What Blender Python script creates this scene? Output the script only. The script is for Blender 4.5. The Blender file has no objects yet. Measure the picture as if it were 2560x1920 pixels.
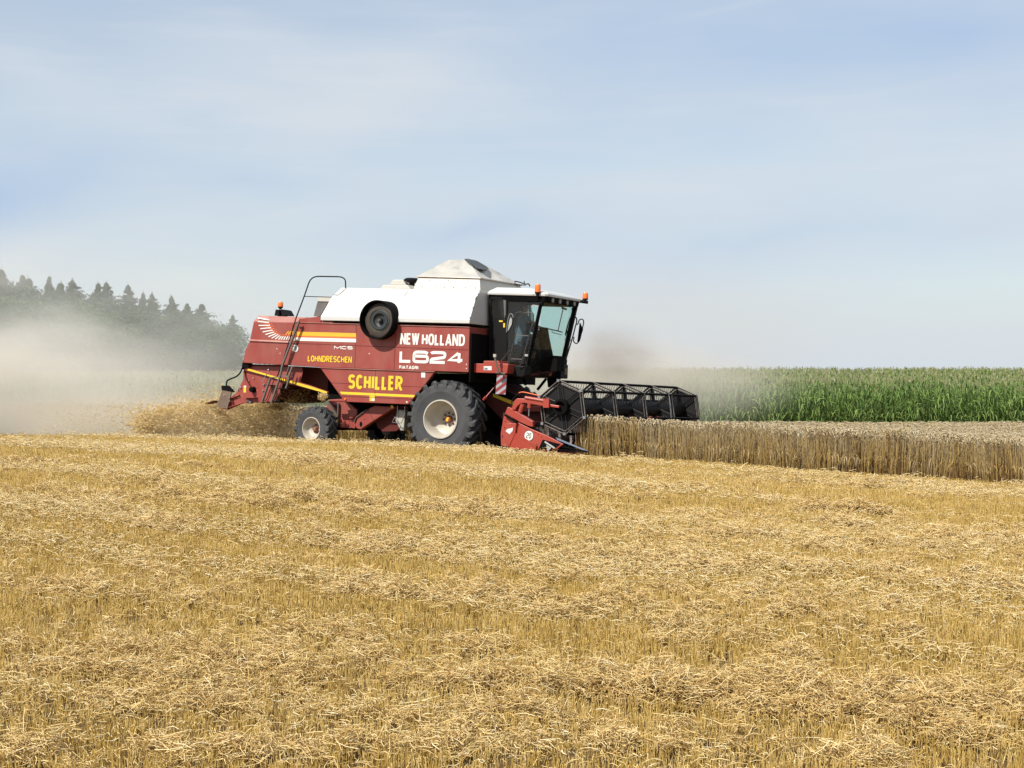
import bpy, bmesh, math, random
import numpy as np
from mathutils import Vector, Matrix

# ------------------------------------------------------------------ camera, world, sun, exposure
F = 3900.0; HY = 915.0; EYE = 1.65            # focal length in photo pixels, horizon row, eye height
sc = bpy.context.scene
C = sc.collection
cam_d = bpy.data.cameras.new('camera'); cam = bpy.data.objects.new('camera', cam_d); C.objects.link(cam)
cam_d.sensor_width = 36.0; cam_d.lens = F / 2560 * 36.0
cam_d.shift_y = -(960 - HY) / 2560; cam_d.clip_end = 6000; cam_d.clip_start = .1
cam.location = (0, 0, EYE); cam.rotation_euler = (math.radians(90), 0, 0)
sc.camera = cam
sc.view_settings.view_transform = 'Standard'; sc.view_settings.look = 'None'
sc.view_settings.gamma = 1; sc.view_settings.exposure = 0.28
sc.render.engine = 'CYCLES'
cy = sc.cycles
cy.use_denoising = True; cy.volume_bounces = 1; cy.volume_max_steps = 96; cy.volume_step_rate = 1.0
cy.max_bounces = 8; cy.transparent_max_bounces = 16; cy.diffuse_bounces = 3; cy.glossy_bounces = 3
cy.use_adaptive_sampling = True; cy.adaptive_threshold = 0.02
cy.sample_clamp_indirect = 8

SUN = Vector((-0.60, -0.62, 0)).normalized() * math.cos(math.radians(47)) + Vector((0, 0, math.sin(math.radians(47))))
w = bpy.data.worlds.new('World'); sc.world = w; w.use_nodes = True
nt = w.node_tree; N = nt.nodes; L = nt.links
for n in list(N): N.remove(n)
def nd(t, **k):
    n = N.new(t)
    for a, b in k.items(): setattr(n, a, b)
    return n
sky = nd('ShaderNodeTexSky', sky_type='NISHITA', sun_disc=False)
sky.sun_elevation = math.radians(47); sky.sun_rotation = math.atan2(SUN.x, SUN.y)
sky.air_density = 1.0; sky.dust_density = 0.6; sky.ozone_density = 3.0
tc = nd('ShaderNodeTexCoord')
mp = nd('ShaderNodeMapping'); mp.inputs['Scale'].default_value = (3.2, 3.2, 8.5); mp.inputs['Rotation'].default_value = (0, 0.45, 0)
mp.inputs['Location'].default_value = (0.9, 0, 0.35)
L.new(tc.outputs['Generated'], mp.inputs['Vector'])
n1 = nd('ShaderNodeTexNoise'); n1.inputs['Scale'].default_value = 1.15; n1.inputs['Detail'].default_value = 4; n1.inputs['Roughness'].default_value = .42
n1.inputs['Distortion'].default_value = .2
L.new(mp.outputs['Vector'], n1.inputs['Vector'])
mp2 = nd('ShaderNodeMapping'); mp2.inputs['Scale'].default_value = (3, 3, 26); mp2.inputs['Rotation'].default_value = (0, -0.33, 0)
L.new(tc.outputs['Generated'], mp2.inputs['Vector'])
n2 = nd('ShaderNodeTexNoise'); n2.inputs['Scale'].default_value = 3.4; n2.inputs['Detail'].default_value = 9; n2.inputs['Roughness'].default_value = .55
L.new(mp2.outputs['Vector'], n2.inputs['Vector'])
r1 = nd('ShaderNodeMapRange', interpolation_type='SMOOTHSTEP'); r1.inputs['From Min'].default_value = .36; r1.inputs['From Max'].default_value = .62
r1.inputs['To Min'].default_value = .55; r1.inputs['To Max'].default_value = .82
L.new(n1.outputs['Fac'], r1.inputs['Value'])
r2 = nd('ShaderNodeMapRange'); r2.inputs['From Min'].default_value = .45; r2.inputs['From Max'].default_value = .75
r2.inputs['To Min'].default_value = 0; r2.inputs['To Max'].default_value = .12
L.new(n2.outputs['Fac'], r2.inputs['Value'])
ad = nd('ShaderNodeMath', operation='ADD', use_clamp=True); L.new(r1.outputs[0], ad.inputs[0]); L.new(r2.outputs[0], ad.inputs[1])
# clearer blue openings in the thin cloud, each fixed to a direction of the sky, and two fading vapour trails
wz = nd('ShaderNodeTexNoise'); wz.inputs['Scale'].default_value = 9; wz.inputs['Detail'].default_value = 6; L.new(tc.outputs['Generated'], wz.inputs['Vector'])
wv = nd('ShaderNodeVectorMath', operation='SUBTRACT'); wv.inputs[1].default_value = (.5,.5,.5); L.new(wz.outputs['Color'], wv.inputs[0])
ws_ = nd('ShaderNodeVectorMath', operation='SCALE'); ws_.inputs['Scale'].default_value = .055; L.new(wv.outputs[0], ws_.inputs[0])
wa = nd('ShaderNodeVectorMath', operation='ADD'); L.new(tc.outputs['Generated'], wa.inputs[0]); L.new(ws_.outputs[0], wa.inputs[1])
cur = ad.outputs[0]
for px, py, rx, ry, tilt, k in ((900,300,900,300,.2,.14), (150,250,600,160,-.3,.14)):
    sb_ = nd('ShaderNodeVectorMath', operation='SUBTRACT'); sb_.inputs[1].default_value = ((px-1280)/F, 0, (HY-py)/F); L.new(wa.outputs[0], sb_.inputs[0])
    mm = nd('ShaderNodeMapping', vector_type='TEXTURE'); mm.inputs['Rotation'].default_value = (0, -tilt, 0); mm.inputs['Scale'].default_value = (rx/F, 1e4, ry/F); L.new(sb_.outputs[0], mm.inputs['Vector'])
    gr = nd('ShaderNodeTexGradient', gradient_type='QUADRATIC_SPHERE'); L.new(mm.outputs[0], gr.inputs[0])
    ma = nd('ShaderNodeMath', operation='MULTIPLY_ADD'); ma.inputs[1].default_value = k*1.6; L.new(gr.outputs['Fac'], ma.inputs[0]); L.new(cur, ma.inputs[2]); cur = ma.outputs[0]
for x0, y0, x1, y1, wd, k in ((1500,110,2110,-10,22,.10), (2000,290,2560,185,20,.06), (530,590,860,500,14,.07)):
    sb_ = nd('ShaderNodeVectorMath', operation='SUBTRACT'); sb_.inputs[1].default_value = (((x0+x1)/2-1280)/F, 0, (HY-(y0+y1)/2)/F); L.new(tc.outputs['Generated'], sb_.inputs[0])
    mm = nd('ShaderNodeMapping', vector_type='TEXTURE'); mm.inputs['Rotation'].default_value = (0, math.atan2(y1-y0, x1-x0), 0); mm.inputs['Scale'].default_value = (abs(x1-x0)*.7/F, 1e4, wd/F); L.new(sb_.outputs[0], mm.inputs['Vector'])
    gr = nd('ShaderNodeTexGradient', gradient_type='QUADRATIC_SPHERE'); L.new(mm.outputs[0], gr.inputs[0])
    ma = nd('ShaderNodeMath', operation='MULTIPLY_ADD'); ma.inputs[1].default_value = k*1.6; L.new(gr.outputs['Fac'], ma.inputs[0]); L.new(cur, ma.inputs[2]); cur = ma.outputs[0]
neg = None
for px, py, rx, ry, tilt, k in ((2350,90,1400,330,.10,.72), (-80,535,820,170,.20,.95), (1150,572,600,100,.10,.42), (230,-30,560,170,.0,.55), (640,465,420,80,.05,.30), (1900,600,1500,160,.03,.30), (1500,100,800,200,-.10,.36)):
    sb_ = nd('ShaderNodeVectorMath', operation='SUBTRACT'); sb_.inputs[1].default_value = ((px-1280)/F, 0, (HY-py)/F); L.new(wa.outputs[0], sb_.inputs[0])
    mm = nd('ShaderNodeMapping', vector_type='TEXTURE'); mm.inputs['Rotation'].default_value = (0, -tilt, 0); mm.inputs['Scale'].default_value = (rx/F, 1e4, ry/F); L.new(sb_.outputs[0], mm.inputs['Vector'])
    gr = nd('ShaderNodeTexGradient', gradient_type='QUADRATIC_SPHERE'); L.new(mm.outputs[0], gr.inputs[0])
    ma = nd('ShaderNodeMath', operation='MULTIPLY_ADD'); ma.inputs[1].default_value = k; L.new(gr.outputs['Fac'], ma.inputs[0])
    if neg: L.new(neg, ma.inputs[2])
    else: ma.inputs[2].default_value = 0
    neg = ma.outputs[0]
sx_ = nd('ShaderNodeSeparateXYZ'); L.new(tc.outputs['Generated'], sx_.inputs[0])
hz_ = nd('ShaderNodeMapRange', interpolation_type='SMOOTHSTEP'); hz_.inputs['From Min'].default_value = .13; hz_.inputs['From Max'].default_value = .0; hz_.inputs['To Max'].default_value = .93; L.new(sx_.outputs['Z'], hz_.inputs['Value'])
mxm = nd('ShaderNodeMath', operation='MAXIMUM'); L.new(cur, mxm.inputs[0]); L.new(hz_.outputs[0], mxm.inputs[1])
clp = nd('ShaderNodeClamp'); clp.inputs['Max'].default_value = .97; clp.inputs['Min'].default_value = .04; L.new(mxm.outputs[0], clp.inputs[0])
mx = nd('ShaderNodeMix', data_type='RGBA'); L.new(clp.outputs[0], mx.inputs['Factor'])
cc = nd('ShaderNodeRGB'); cc.outputs[0].default_value = (5.15, 5.6, 6.1, 1)
L.new(sky.outputs['Color'], mx.inputs['A']); L.new(cc.outputs[0], mx.inputs['B'])
bg = nd('ShaderNodeBackground'); bg.inputs['Strength'].default_value = 0.108
wo = nd('ShaderNodeOutputWorld')
mb_ = nd('ShaderNodeMix', data_type='RGBA'); mb_.inputs['B'].default_value = (3.0, 4.15, 5.95, 1); L.new(neg, mb_.inputs['Factor']); L.new(mx.outputs['Result'], mb_.inputs['A'])
L.new(mb_.outputs['Result'], bg.inputs['Color']); L.new(bg.outputs[0], wo.inputs['Surface'])

sd = bpy.data.lights.new('sun', 'SUN'); sd.energy = 5.0; sd.angle = math.radians(.55); sd.color = (1, .955, .88)
so = bpy.data.objects.new('sun', sd); C.objects.link(so)
so.rotation_euler = SUN.to_track_quat('Z', 'Y').to_euler(); so.location = (-30, -30, 40)

# ------------------------------------------------------------------ machine frame: local X forward, Y away, Z up
def npR(axis, a):
    c, s = math.cos(a), math.sin(a)
    return {'x': np.array([[1,0,0],[0,c,-s],[0,s,c]]), 'y': np.array([[c,0,s],[0,1,0],[-s,0,c]]), 'z': np.array([[c,-s,0],[s,c,0],[0,0,1]])}[axis]
RM = npR('y', math.radians(1.8)) @ npR('z', -math.radians(27)) @ npR('x', math.radians(-1.0))
_D = 31.45
ORG = np.array([(1102-1280)/F*_D, _D, EYE-(1048-HY)/F*_D]) - RM @ np.array([0, -1.66, .8])
def P(px, py, yl):                              # a point of the machine at a given distance from its centre line
    d = np.array([(px-1280)/F, 1, -(py-HY)/F]); o = np.array([0, 0, EYE]); n = RM[:, 1]
    t = (n @ ORG + yl - n @ o) / (n @ d)
    return Vector(RM.T @ (o + t*d - ORG))
def c1(x, y): return 520+x*.18083, 640+y*.18083
def c2(x, y): return 880+x*.18083, 620+y*.18083
def c3(x, y): return 1160+x*.18083, 620+y*.18083
def c4(x, y): return 520+x*.18083, 840+y*.18083
def c5(x, y): return 860+x*.18083, 860+y*.18083
def c6(x, y): return 1180+x*.16276, 880+y*.16276
def c9(x, y): return 540+x*.13562, 890+y*.13562      # rear underside close-up
def c10(x, y): return 780+x*.12658, 980+y*.12658     # belly close-up
def PL(fn, pts, y): return [P(*fn(a, b), y) for a, b in pts]
MW = Matrix([list(RM[i]) + [ORG[i]] for i in range(3)] + [[0, 0, 0, 1]])

# ------------------------------------------------------------------ materials
def mat(name, col, rough=.5, metal=0, var=.12, scale=3.0, dust=0.0, dustcol=(.36,.27,.18), spec=.5, bump=0, coat=0, wear=None):
    m = bpy.data.materials.new(name); m.use_nodes = True
    t = m.node_tree; b = t.nodes['Principled BSDF']
    b.inputs['Roughness'].default_value = rough; b.inputs['Metallic'].default_value = metal
    b.inputs['Specular IOR Level'].default_value = spec; b.inputs['Coat Weight'].default_value = coat
    tcn = t.nodes.new('ShaderNodeTexCoord')
    nz = t.nodes.new('ShaderNodeTexNoise'); nz.inputs['Scale'].default_value = scale; nz.inputs['Detail'].default_value = 7; nz.inputs['Roughness'].default_value = .6
    t.links.new(tcn.outputs['Object'], nz.inputs['Vector'])
    mr = t.nodes.new('ShaderNodeMapRange'); mr.inputs['From Min'].default_value = .3; mr.inputs['From Max'].default_value = .7
    mr.inputs['To Min'].default_value = 1-var; mr.inputs['To Max'].default_value = 1+var
    t.links.new(nz.outputs['Fac'], mr.inputs['Value'])
    hs = t.nodes.new('ShaderNodeHueSaturation'); hs.inputs['Color'].default_value = (*col, 1)
    t.links.new(mr.outputs[0], hs.inputs['Value'])
    out = hs.outputs[0]
    if dust:
        mp_ = t.nodes.new('ShaderNodeMapping'); mp_.inputs['Scale'].default_value = (1.2, 1.2, .5); t.links.new(tcn.outputs['Object'], mp_.inputs['Vector'])
        n3 = t.nodes.new('ShaderNodeTexNoise'); n3.inputs['Scale'].default_value = 2.3; n3.inputs['Detail'].default_value = 8; n3.inputs['Roughness'].default_value = .65
        t.links.new(mp_.outputs[0], n3.inputs['Vector'])
        m3 = t.nodes.new('ShaderNodeMapRange'); m3.inputs['From Min'].default_value = .35; m3.inputs['From Max'].default_value = .72
        m3.inputs['To Min'].default_value = dust*.25; m3.inputs['To Max'].default_value = dust
        t.links.new(n3.outputs['Fac'], m3.inputs['Value'])
        mi = t.nodes.new('ShaderNodeMix'); mi.data_type = 'RGBA'; mi.inputs['B'].default_value = (*dustcol, 1)
        t.links.new(m3.outputs[0], mi.inputs['Factor']); t.links.new(out, mi.inputs['A']); out = mi.outputs['Result']
    t.links.new(out, b.inputs['Base Color'])
    if bump:
        bu = t.nodes.new('ShaderNodeBump'); bu.inputs['Strength'].default_value = bump; bu.inputs['Distance'].default_value = .02
        t.links.new(nz.outputs['Fac'], bu.inputs['Height']); t.links.new(bu.outputs[0], b.inputs['Normal'])
    return m
M = dict(
    dustyred=mat('dust_covered_red_paint', (.30,.075,.06), .55, dust=.75, var=.06, dustcol=(.42,.25,.20), scale=2),
    darkgrey=mat('sooty_grey', (.085,.085,.085), .7, var=.3, dust=.2),
    red=mat('faded_red_paint', (.25,.027,.021), .45, dust=.42, var=.12, dustcol=(.33,.155,.115), scale=1.5),
    red2=mat('fresh_red_paint', (.31,.028,.016), .42, dust=.18, var=.10, dustcol=(.40,.22,.15)),
    darkred=mat('dark_red_paint', (.085,.013,.011), .7, dust=.15, spec=.2, var=.2, dustcol=(.2,.13,.09)),
    white=mat('dusty_white_paint', (.53,.53,.51), .38, dust=.25, var=.03, dustcol=(.60,.56,.48), scale=2),
    cream=mat('dusty_cream_paint', (.47,.46,.415), .5, dust=.45, var=.05, dustcol=(.46,.40,.31), scale=2),
    canvas=mat('silver_canvas', (.42,.405,.365), .38, dust=.4, var=.15, dustcol=(.40,.36,.30), scale=4, bump=.4),
    stain=mat('dark_canvas_patch', (.05,.055,.06), .5, var=.2),
    black=mat('black_paint', (.0055,.0055,.006), .55, dust=.04, var=.2, dustcol=(.10,.085,.07), spec=.14),
    dark=mat('matt_black', (.005,.0045,.0045), .9, spec=.1, var=.3),
    metal=mat('worn_steel', (.34,.34,.35), .35, metal=.8, var=.2),
    edge=mat('rubbed_bright_edge', (.40,.34,.30), .38, metal=.5, var=.3, scale=9),
    blue=mat('blue_grey_steel', (.20,.24,.31), .4, metal=.4, var=.2),
    rubber=mat('dusty_tyre_rubber', (.032,.034,.037), .85, dust=.45, var=.2, dustcol=(.105,.103,.10), scale=5),
    rim=mat('white_rim_paint', (.50,.48,.43), .45, dust=.75, var=.08, dustcol=(.36,.29,.20)),
    hub=mat('red_hub', (.16,.035,.02), .6, dust=.5, dustcol=(.30,.18,.1)),
    amber=mat('amber_lens', (.80,.16,.015), .25, var=.05, coat=.6),
    yellow=mat('yellow_decal', (.72,.50,.02), .45, var=.05, dust=.1),
    orange=mat('orange_decal', (.80,.14,.03), .45, var=.05, dust=.1),
    gold=mat('golden_decal', (.82,.40,.02), .45, var=.05, dust=.1),
    decal=mat('white_decal', (.72,.71,.66), .45, var=.04, dust=.15, dustcol=(.5,.42,.35)),
    ink=mat('black_ink', (.03,.03,.035), .5, var=.05),
    brown=mat('brown_plate', (.115,.075,.055), .6, var=.15, dust=.2),
    grey=mat('grey_box', (.33,.34,.34), .6, var=.2, dust=.3),
    pale=mat('pale_green_tank', (.42,.43,.36), .5, var=.1, dust=.3),
    skin=mat('skin', (.36,.19,.13), .5, var=.05), hair=mat('brown_hair', (.05,.03,.02), .7, var=.2),
    shirt=mat('grey_blue_shirt', (.10,.13,.17), .8, var=.1), trouser=mat('dark_trousers', (.03,.035,.05), .8, var=.1),
    cap=mat('dark_cap', (.045,.05,.045), .8, var=.1), seat=mat('seat_fabric', (.015,.015,.015), .9, var=.1),
    eye=mat('eye', (.02,.02,.02), .2),
)
def glass(name, tint, k=.10):
    m = bpy.data.materials.new(name); m.use_nodes = True; t = m.node_tree
    for n in list(t.nodes): t.nodes.remove(n)
    o = t.nodes.new('ShaderNodeOutputMaterial'); tr = t.nodes.new('ShaderNodeBsdfTransparent'); tr.inputs[0].default_value = (*tint, 1)
    g = t.nodes.new('ShaderNodeBsdfGlossy'); g.inputs['Roughness'].default_value = .04
    df = t.nodes.new('ShaderNodeBsdfDiffuse'); df.inputs[0].default_value = (.40,.36,.30,1)
    fr = t.nodes.new('ShaderNodeFresnel'); fr.inputs[0].default_value = 1.45
    m1 = t.nodes.new('ShaderNodeMixShader'); m2 = t.nodes.new('ShaderNodeMixShader'); m2.inputs[0].default_value = k
    t.links.new(fr.outputs[0], m1.inputs[0]); t.links.new(tr.outputs[0], m1.inputs[1]); t.links.new(g.outputs[0], m1.inputs[2])
    t.links.new(m1.outputs[0], m2.inputs[1]); t.links.new(df.outputs[0], m2.inputs[2]); t.links.new(m2.outputs[0], o.inputs[0])
    return m
M['glass'] = glass('teal_tinted_glass', (.76,.93,.91), .03)
M['mirror'] = mat('mirror_glass', (.6,.6,.62), .08, metal=1, var=.02)

# ------------------------------------------------------------------ mesh builder
SPLIT = {'ladder_rail','straw_hood','rivet','bolt','bolt_hole','wheel_nut','work_lamp','panel_seam','belly_strut','ladder_step','fan_stripes','warning_stripes','cab_strut','bat_bearing','axle','hydraulic_cylinder','beacon_mount','door_hinge','door_frame','roof_pipe','foot_step','hood_flange','divider_strut','hood_hose','bracket','lift_cylinder','spreader_board','wiper_arm','fingers','eyes','trousers','support_bar','engine_hood','hood_interior','sticker'}
class MB:
    def __init__(s): s.v = []; s.f = []; s.m = []; s.smooth = False
    def face(s, pts, mi=0):
        i = len(s.v); s.v += [tuple(p) for p in pts]; s.f.append(tuple(range(i, i+len(pts)))); s.m.append(mi); return s
    def prism(s, pts, depth, mi=0, inset=0):      # outline in the XZ plane pushed away along Y
        n = len(pts); i = len(s.v)
        s.v += [tuple(p) for p in pts] + [(p[0], p[1]+depth, p[2]) for p in pts]
        s.f.append(tuple(range(i, i+n))); s.f.append(tuple(range(i+2*n-1, i+n-1, -1)))
        for k in range(n): s.f.append((i+k, i+n+k, i+n+(k+1) % n, i+(k+1) % n))
        s.m += [mi]*(n+2); return s
    def loft(s, rings, cap=True, mi=0, closed=True):
        n = len(rings[0]); i = len(s.v)
        for r in rings: s.v += [tuple(p) for p in r]
        for a in range(len(rings)-1):
            for k in range(n if closed else n-1):
                q = (k+1) % n
                s.f.append((i+a*n+k, i+a*n+q, i+(a+1)*n+q, i+(a+1)*n+k)); s.m.append(mi)
        if cap and closed:
            s.f.append(tuple(range(i+n-1, i-1, -1))); j = i+(len(rings)-1)*n; s.f.append(tuple(range(j, j+n))); s.m += [mi]*2
        return s
    def box(s, c, size, mi=0, rot=None):
        c = Vector(c); hx, hy, hz = [q/2 for q in size]
        R_ = rot or Matrix.Identity(3)
        r = [[c + R_ @ Vector(q) for q in ((-hx,-hy,z),(hx,-hy,z),(hx,hy,z),(-hx,hy,z))] for z in (-hz, hz)]
        return s.loft(r, mi=mi)
    def bar(s, a, b, wy, wt, mi=0):               # a flat bar from a to b, wy wide along Y, wt thick
        a, b = Vector(a), Vector(b); d = (b-a).normalized(); n = d.cross(Vector((0,1,0))).normalized()*wt/2; y = Vector((0,wy/2,0))
        return s.loft([[a-n-y, a+n-y, a+n+y, a-n+y], [b-n-y, b+n-y, b+n+y, b-n+y]], mi=mi)
    def tube(s, pts, r, n=7, mi=0, cap=True, closed=False):
        pts = [Vector(p) for p in pts]; rings = []; up = None
        m_ = len(pts)
        for k, p in enumerate(pts):
            if closed: d = pts[(k+1) % m_]-pts[k-1]
            else: d = pts[min(k+1, m_-1)]-pts[max(k-1, 0)]
            d = d.normalized() if d.length > 1e-9 else Vector((0,0,1))
            if up is None:
                up = Vector((0,0,1)) if abs(d.z) < .9 else Vector((0,1,0))
            x = d.cross(up).normalized(); up = x.cross(d).normalized()
            rr = r[k] if isinstance(r, (list, tuple)) else r
            rings.append([p + (x*math.cos(2*math.pi*q/n) + up*math.sin(2*math.pi*q/n))*rr for q in range(n)])
        if closed: rings.append(rings[0]); cap = False
        return s.loft(rings, cap, mi)
    def lathe(s, prof, c=(0,0,0), n=40, mi=0, closed=False):  # profile (radius, y) about the Y axis
        c = Vector(c)
        rings = [[c + Vector((r*math.cos(2*math.pi*k/n), y, r*math.sin(2*math.pi*k/n))) for k in range(n)] for r, y in prof]
        return s.loft(rings, False, mi)
    def disc(s, c, r, y=None, n=28, mi=0, rx=None):
        c = Vector(c); return s.face([c + Vector(((rx or r)*math.cos(2*math.pi*k/n), 0, r*math.sin(2*math.pi*k/n))) for k in range(n)], mi)
    def build(s, name, mats, parent=None, smooth=False, bevel=0):
        if name in SPLIT:
            par = list(range(len(s.v)))
            def fd(a):
                while par[a] != a: par[a] = par[par[a]]; a = par[a]
                return a
            for f in s.f:
                for q in f[1:]: par[fd(q)] = fd(f[0])
            groups = {}
            for f, m_ in zip(s.f, s.m): groups.setdefault(fd(f[0]), []).append((f, m_))
            if len(groups) > 1:
                o = None
                for g_ in groups.values():
                    q = MB(); used = sorted({i for f, _ in g_ for i in f}); ix = {a: b for b, a in enumerate(used)}
                    q.v = [s.v[i] for i in used]; q.f = [tuple(ix[i] for i in f) for f, _ in g_]; q.m = [m_ for _, m_ in g_]
                    o = q._b(name, mats, parent, smooth, bevel)
                return o
        return s._b(name, mats, parent, smooth, bevel)
    def _b(s, name, mats, parent=None, smooth=False, bevel=0):
        me = bpy.data.meshes.new(name); me.from_pydata(s.v, [], s.f)
        if not isinstance(mats, (list, tuple)): mats = [mats]
        for x in mats: me.materials.append(x)
        me.polygons.foreach_set('material_index', s.m)
        bm = bmesh.new(); bm.from_mesh(me); bmesh.ops.remove_doubles(bm, verts=bm.verts, dist=1e-5)
        bmesh.ops.recalc_face_normals(bm, faces=bm.faces); bm.to_mesh(me); bm.free()
        if smooth:
            me.shade_smooth() if hasattr(me, 'shade_smooth') else None
            try: me.set_sharp_from_angle(angle=math.radians(38))
            except Exception: pass
        o = bpy.data.objects.new(name, me); C.objects.link(o)
        if parent: o.parent = parent
        if bevel:
            b = o.modifiers.new('bevel', 'BEVEL'); b.width = bevel; b.segments = 2; b.limit_method = 'ANGLE'; b.angle_limit = math.radians(35)
        return o
def tag(o, label=None, cat=None, group=None, kind=None):
    if label: o['label'] = label
    if cat: o['category'] = cat
    if group: o['group'] = group
    if kind: o['kind'] = kind
    return o
def empty(name, mw): 
    o = bpy.data.objects.new(name, None); C.objects.link(o); o.matrix_world = mw; o.empty_display_size = .3; return o
def smoothpath(pts, k=6):                        # Catmull-Rom
    pts = [Vector(p) for p in pts]; out = []
    for i in range(len(pts)-1):
        p0, p1, p2, p3 = pts[max(i-1,0)], pts[i], pts[i+1], pts[min(i+2, len(pts)-1)]
        for j in range(k):
            t = j/k
            out.append(.5*((2*p1)+(-p0+p2)*t+(2*p0-5*p1+4*p2-p3)*t*t+(-p0+3*p1-3*p2+p3)*t**3))
    return out + [pts[-1]]
def rounded(pts, r=.12, k=4):                    # tube path with rounded corners
    pts = [Vector(p) for p in pts]; out = [pts[0]]
    for i in range(1, len(pts)-1):
        a, b, c = pts[i-1], pts[i], pts[i+1]
        d1 = min(r, (a-b).length*.45); d2 = min(r, (c-b).length*.45)
        p, q = b+(a-b).normalized()*d1, b+(c-b).normalized()*d2
        for j in range(k+1):
            t = j/k; out.append((1-t)**2*p + 2*t*(1-t)*b + t*t*q)
    return out + [pts[-1]]

# ------------------------------------------------------------------ stroke lettering
def arc(cx, cz, rx, rz, a0, a1, n=14, e=2.0):
    o = []
    for i in range(n+1):
        a = math.radians(a0+(a1-a0)*i/n); c, s_ = math.cos(a), math.sin(a)
        o.append((cx+rx*math.copysign(abs(c)**(2/e), c), cz+rz*math.copysign(abs(s_)**(2/e), s_)))
    return o
def G(ch, e):
    T = {
    'L': [[(0,1),(0,0),(1,0)]], 'N': [[(0,-.1),(0,1.1)], [(1,-.1),(1,1.1)], [(0,1.12),(1,-.12)]], 'E': [[(1,1),(0,1),(0,0),(1,0)], [(.0,.52),(.88,.52)]],
    'W': [[(-.03,1.12),(.27,-.12)], [(.23,-.12),(.53,1.12)], [(.47,1.12),(.77,-.12)], [(.73,-.12),(1.03,1.12)]], 'H': [[(0,0),(0,1)], [(1,0),(1,1)], [(0,.5),(1,.5)]],
    'A': [[(-.05,-.12),(.53,1.12)], [(.47,1.12),(1.05,-.12)], [(.18,.24),(.82,.24)]], 'I': [[(0,0),(0,1)]], 'F': [[(0,0),(0,1),(1,1)], [(0,.5),(.85,.5)]],
    'T': [[(.5,0),(.5,1)], [(0,1),(1,1)]], 'M': [[(0,-.1),(0,1.1)], [(1,-.1),(1,1.1)], [(0,1.05),(.53,.1)], [(.47,.1),(1,1.05)]],
    'O': [arc(.5,.5,.5,.5,90,449,28,e)+['c']], '0': [arc(.5,.5,.5,.5,90,449,28,e)+['c']],
    'D': [[(0,0),(0,1)]+arc(.45,.5,.55,.5,90,-90,14,e)+['c']],
    'C': [arc(.5,.5,.5,.5,42,318,22,e)], 'G': [arc(.5,.5,.5,.5,42,330,22,e)+[(1,.48),(.6,.48)]],
    'S': [arc(.5,.755,.5,.245,25,270,14,e)+arc(.5,.255,.5,.255,90,-155,14,e)[1:]],
    'R': [[(0,0),(0,1)]+arc(.5,.75,.5,.25,90,-90,12,e)+[(.02,.5)], [(.42,.5),(1.05,-.12)]],
    '6': [[(1,.84)]+arc(.5,.5,.5,.5,60,180,14,e)+arc(.5,.29,.5,.29,180,450,20,e)+[(.02,.58)]],
    '2': [arc(.5,.72,.5,.28,165,0,12,e)+[(.98,.6),(0.9,.5),(.1,.32),(0,.2),(0,0),(1,0)]],
    '4': [[(.76,0),(.76,1)], [(.70,.985),(0,.27),(1,.27)]],
    }
    return T[ch]
def stroke(mb, pts, t, tf, mi=0):
    closed = pts[-1] == 'c'
    if closed: pts = pts[:-1]
    q = [Vector((a, b)) for a, b in pts]; u = [q[0]]
    for p in q[1:]:
        if (p-u[-1]).length > 1e-4: u.append(p)
    if closed and (u[0]-u[-1]).length < t*.2: u.pop()
    n = len(u); Ls, Rs = [], []
    for i in range(n):
        a = u[i-1] if (i or closed) else None; c = u[(i+1) % n] if (i < n-1 or closed) else None
        d1 = (u[i]-a).normalized() if a is not None else None; d2 = (c-u[i]).normalized() if c is not None else None
        if d1 is None: d1 = d2
        if d2 is None: d2 = d1
        nn = Vector((-(d1+d2).y, (d1+d2).x)); nn = nn.normalized() if nn.length > 1e-6 else Vector((-d1.y, d1.x))
        k = min(2.2, 1/max(.2, nn.dot(Vector((-d1.y, d1.x))))) * t/2
        Ls.append(u[i]+nn*k); Rs.append(u[i]-nn*k)
    for i in range(n if closed else n-1):
        j = (i+1) % n
        mb.face([tf(p) for p in (Ls[i], Rs[i], Rs[j], Ls[j])], mi)
def lettering(word, x0, z0, x1, z1, y, t, mat_, parent, widths=None, gap=.28, e=2.4, spread=None, slant=0, name='lettering'):
    mb = MB(); H = z1-z0; W = x1-x0; th = H*t; wd = widths or {}
    ws = [wd.get(c, {'I': 0, 'W': 1.45, 'M': 1.35, ' ': .35, 'L': .72, 'E': .8, 'F': .8, 'A': 1.12}.get(c, 1.0)) for c in word]
    # each glyph cell = centreline width + stroke thickness
    nlet = len(word); space = th*gap*2
    unit = (W - nlet*th - (nlet-1)*space) / max(1e-6, sum(ws)); x = x0
    for c, ww in zip(word, ws):
        cw = ww*unit
        if c != ' ':
            for k, st in enumerate(G(c, e)):
                pts = [p if p == 'c' else (p[0]*cw, p[1]*(H-th)) for p in st]
                def tf(p, x=x, k=k, cw=cw):
                    px_, pz_ = min(max(p.x, -th*.5), cw+th*.5), min(max(p.y, -th*.5), H-th*.5); return (x+th/2+px_, y-k*.0012, z0+th/2+pz_)
                stroke(mb, pts, th, tf)
        x += cw + th + space
    return mb.build(name, mat_, parent)
def decal(px0, px1, top_l, bot_l, yl):            # corners in photo pixels -> machine plane
    a = P(*bot_l, yl); b = P(*px1, yl); return a.x, a.z, b.x, b.z

# ================================================================== THE COMBINE
combine = empty('combine_harvester', MW)
tag(combine, 'red and white combine harvester cutting the standing wheat in the middle of the field', 'combine harvester')
YB = -1.5
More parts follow.
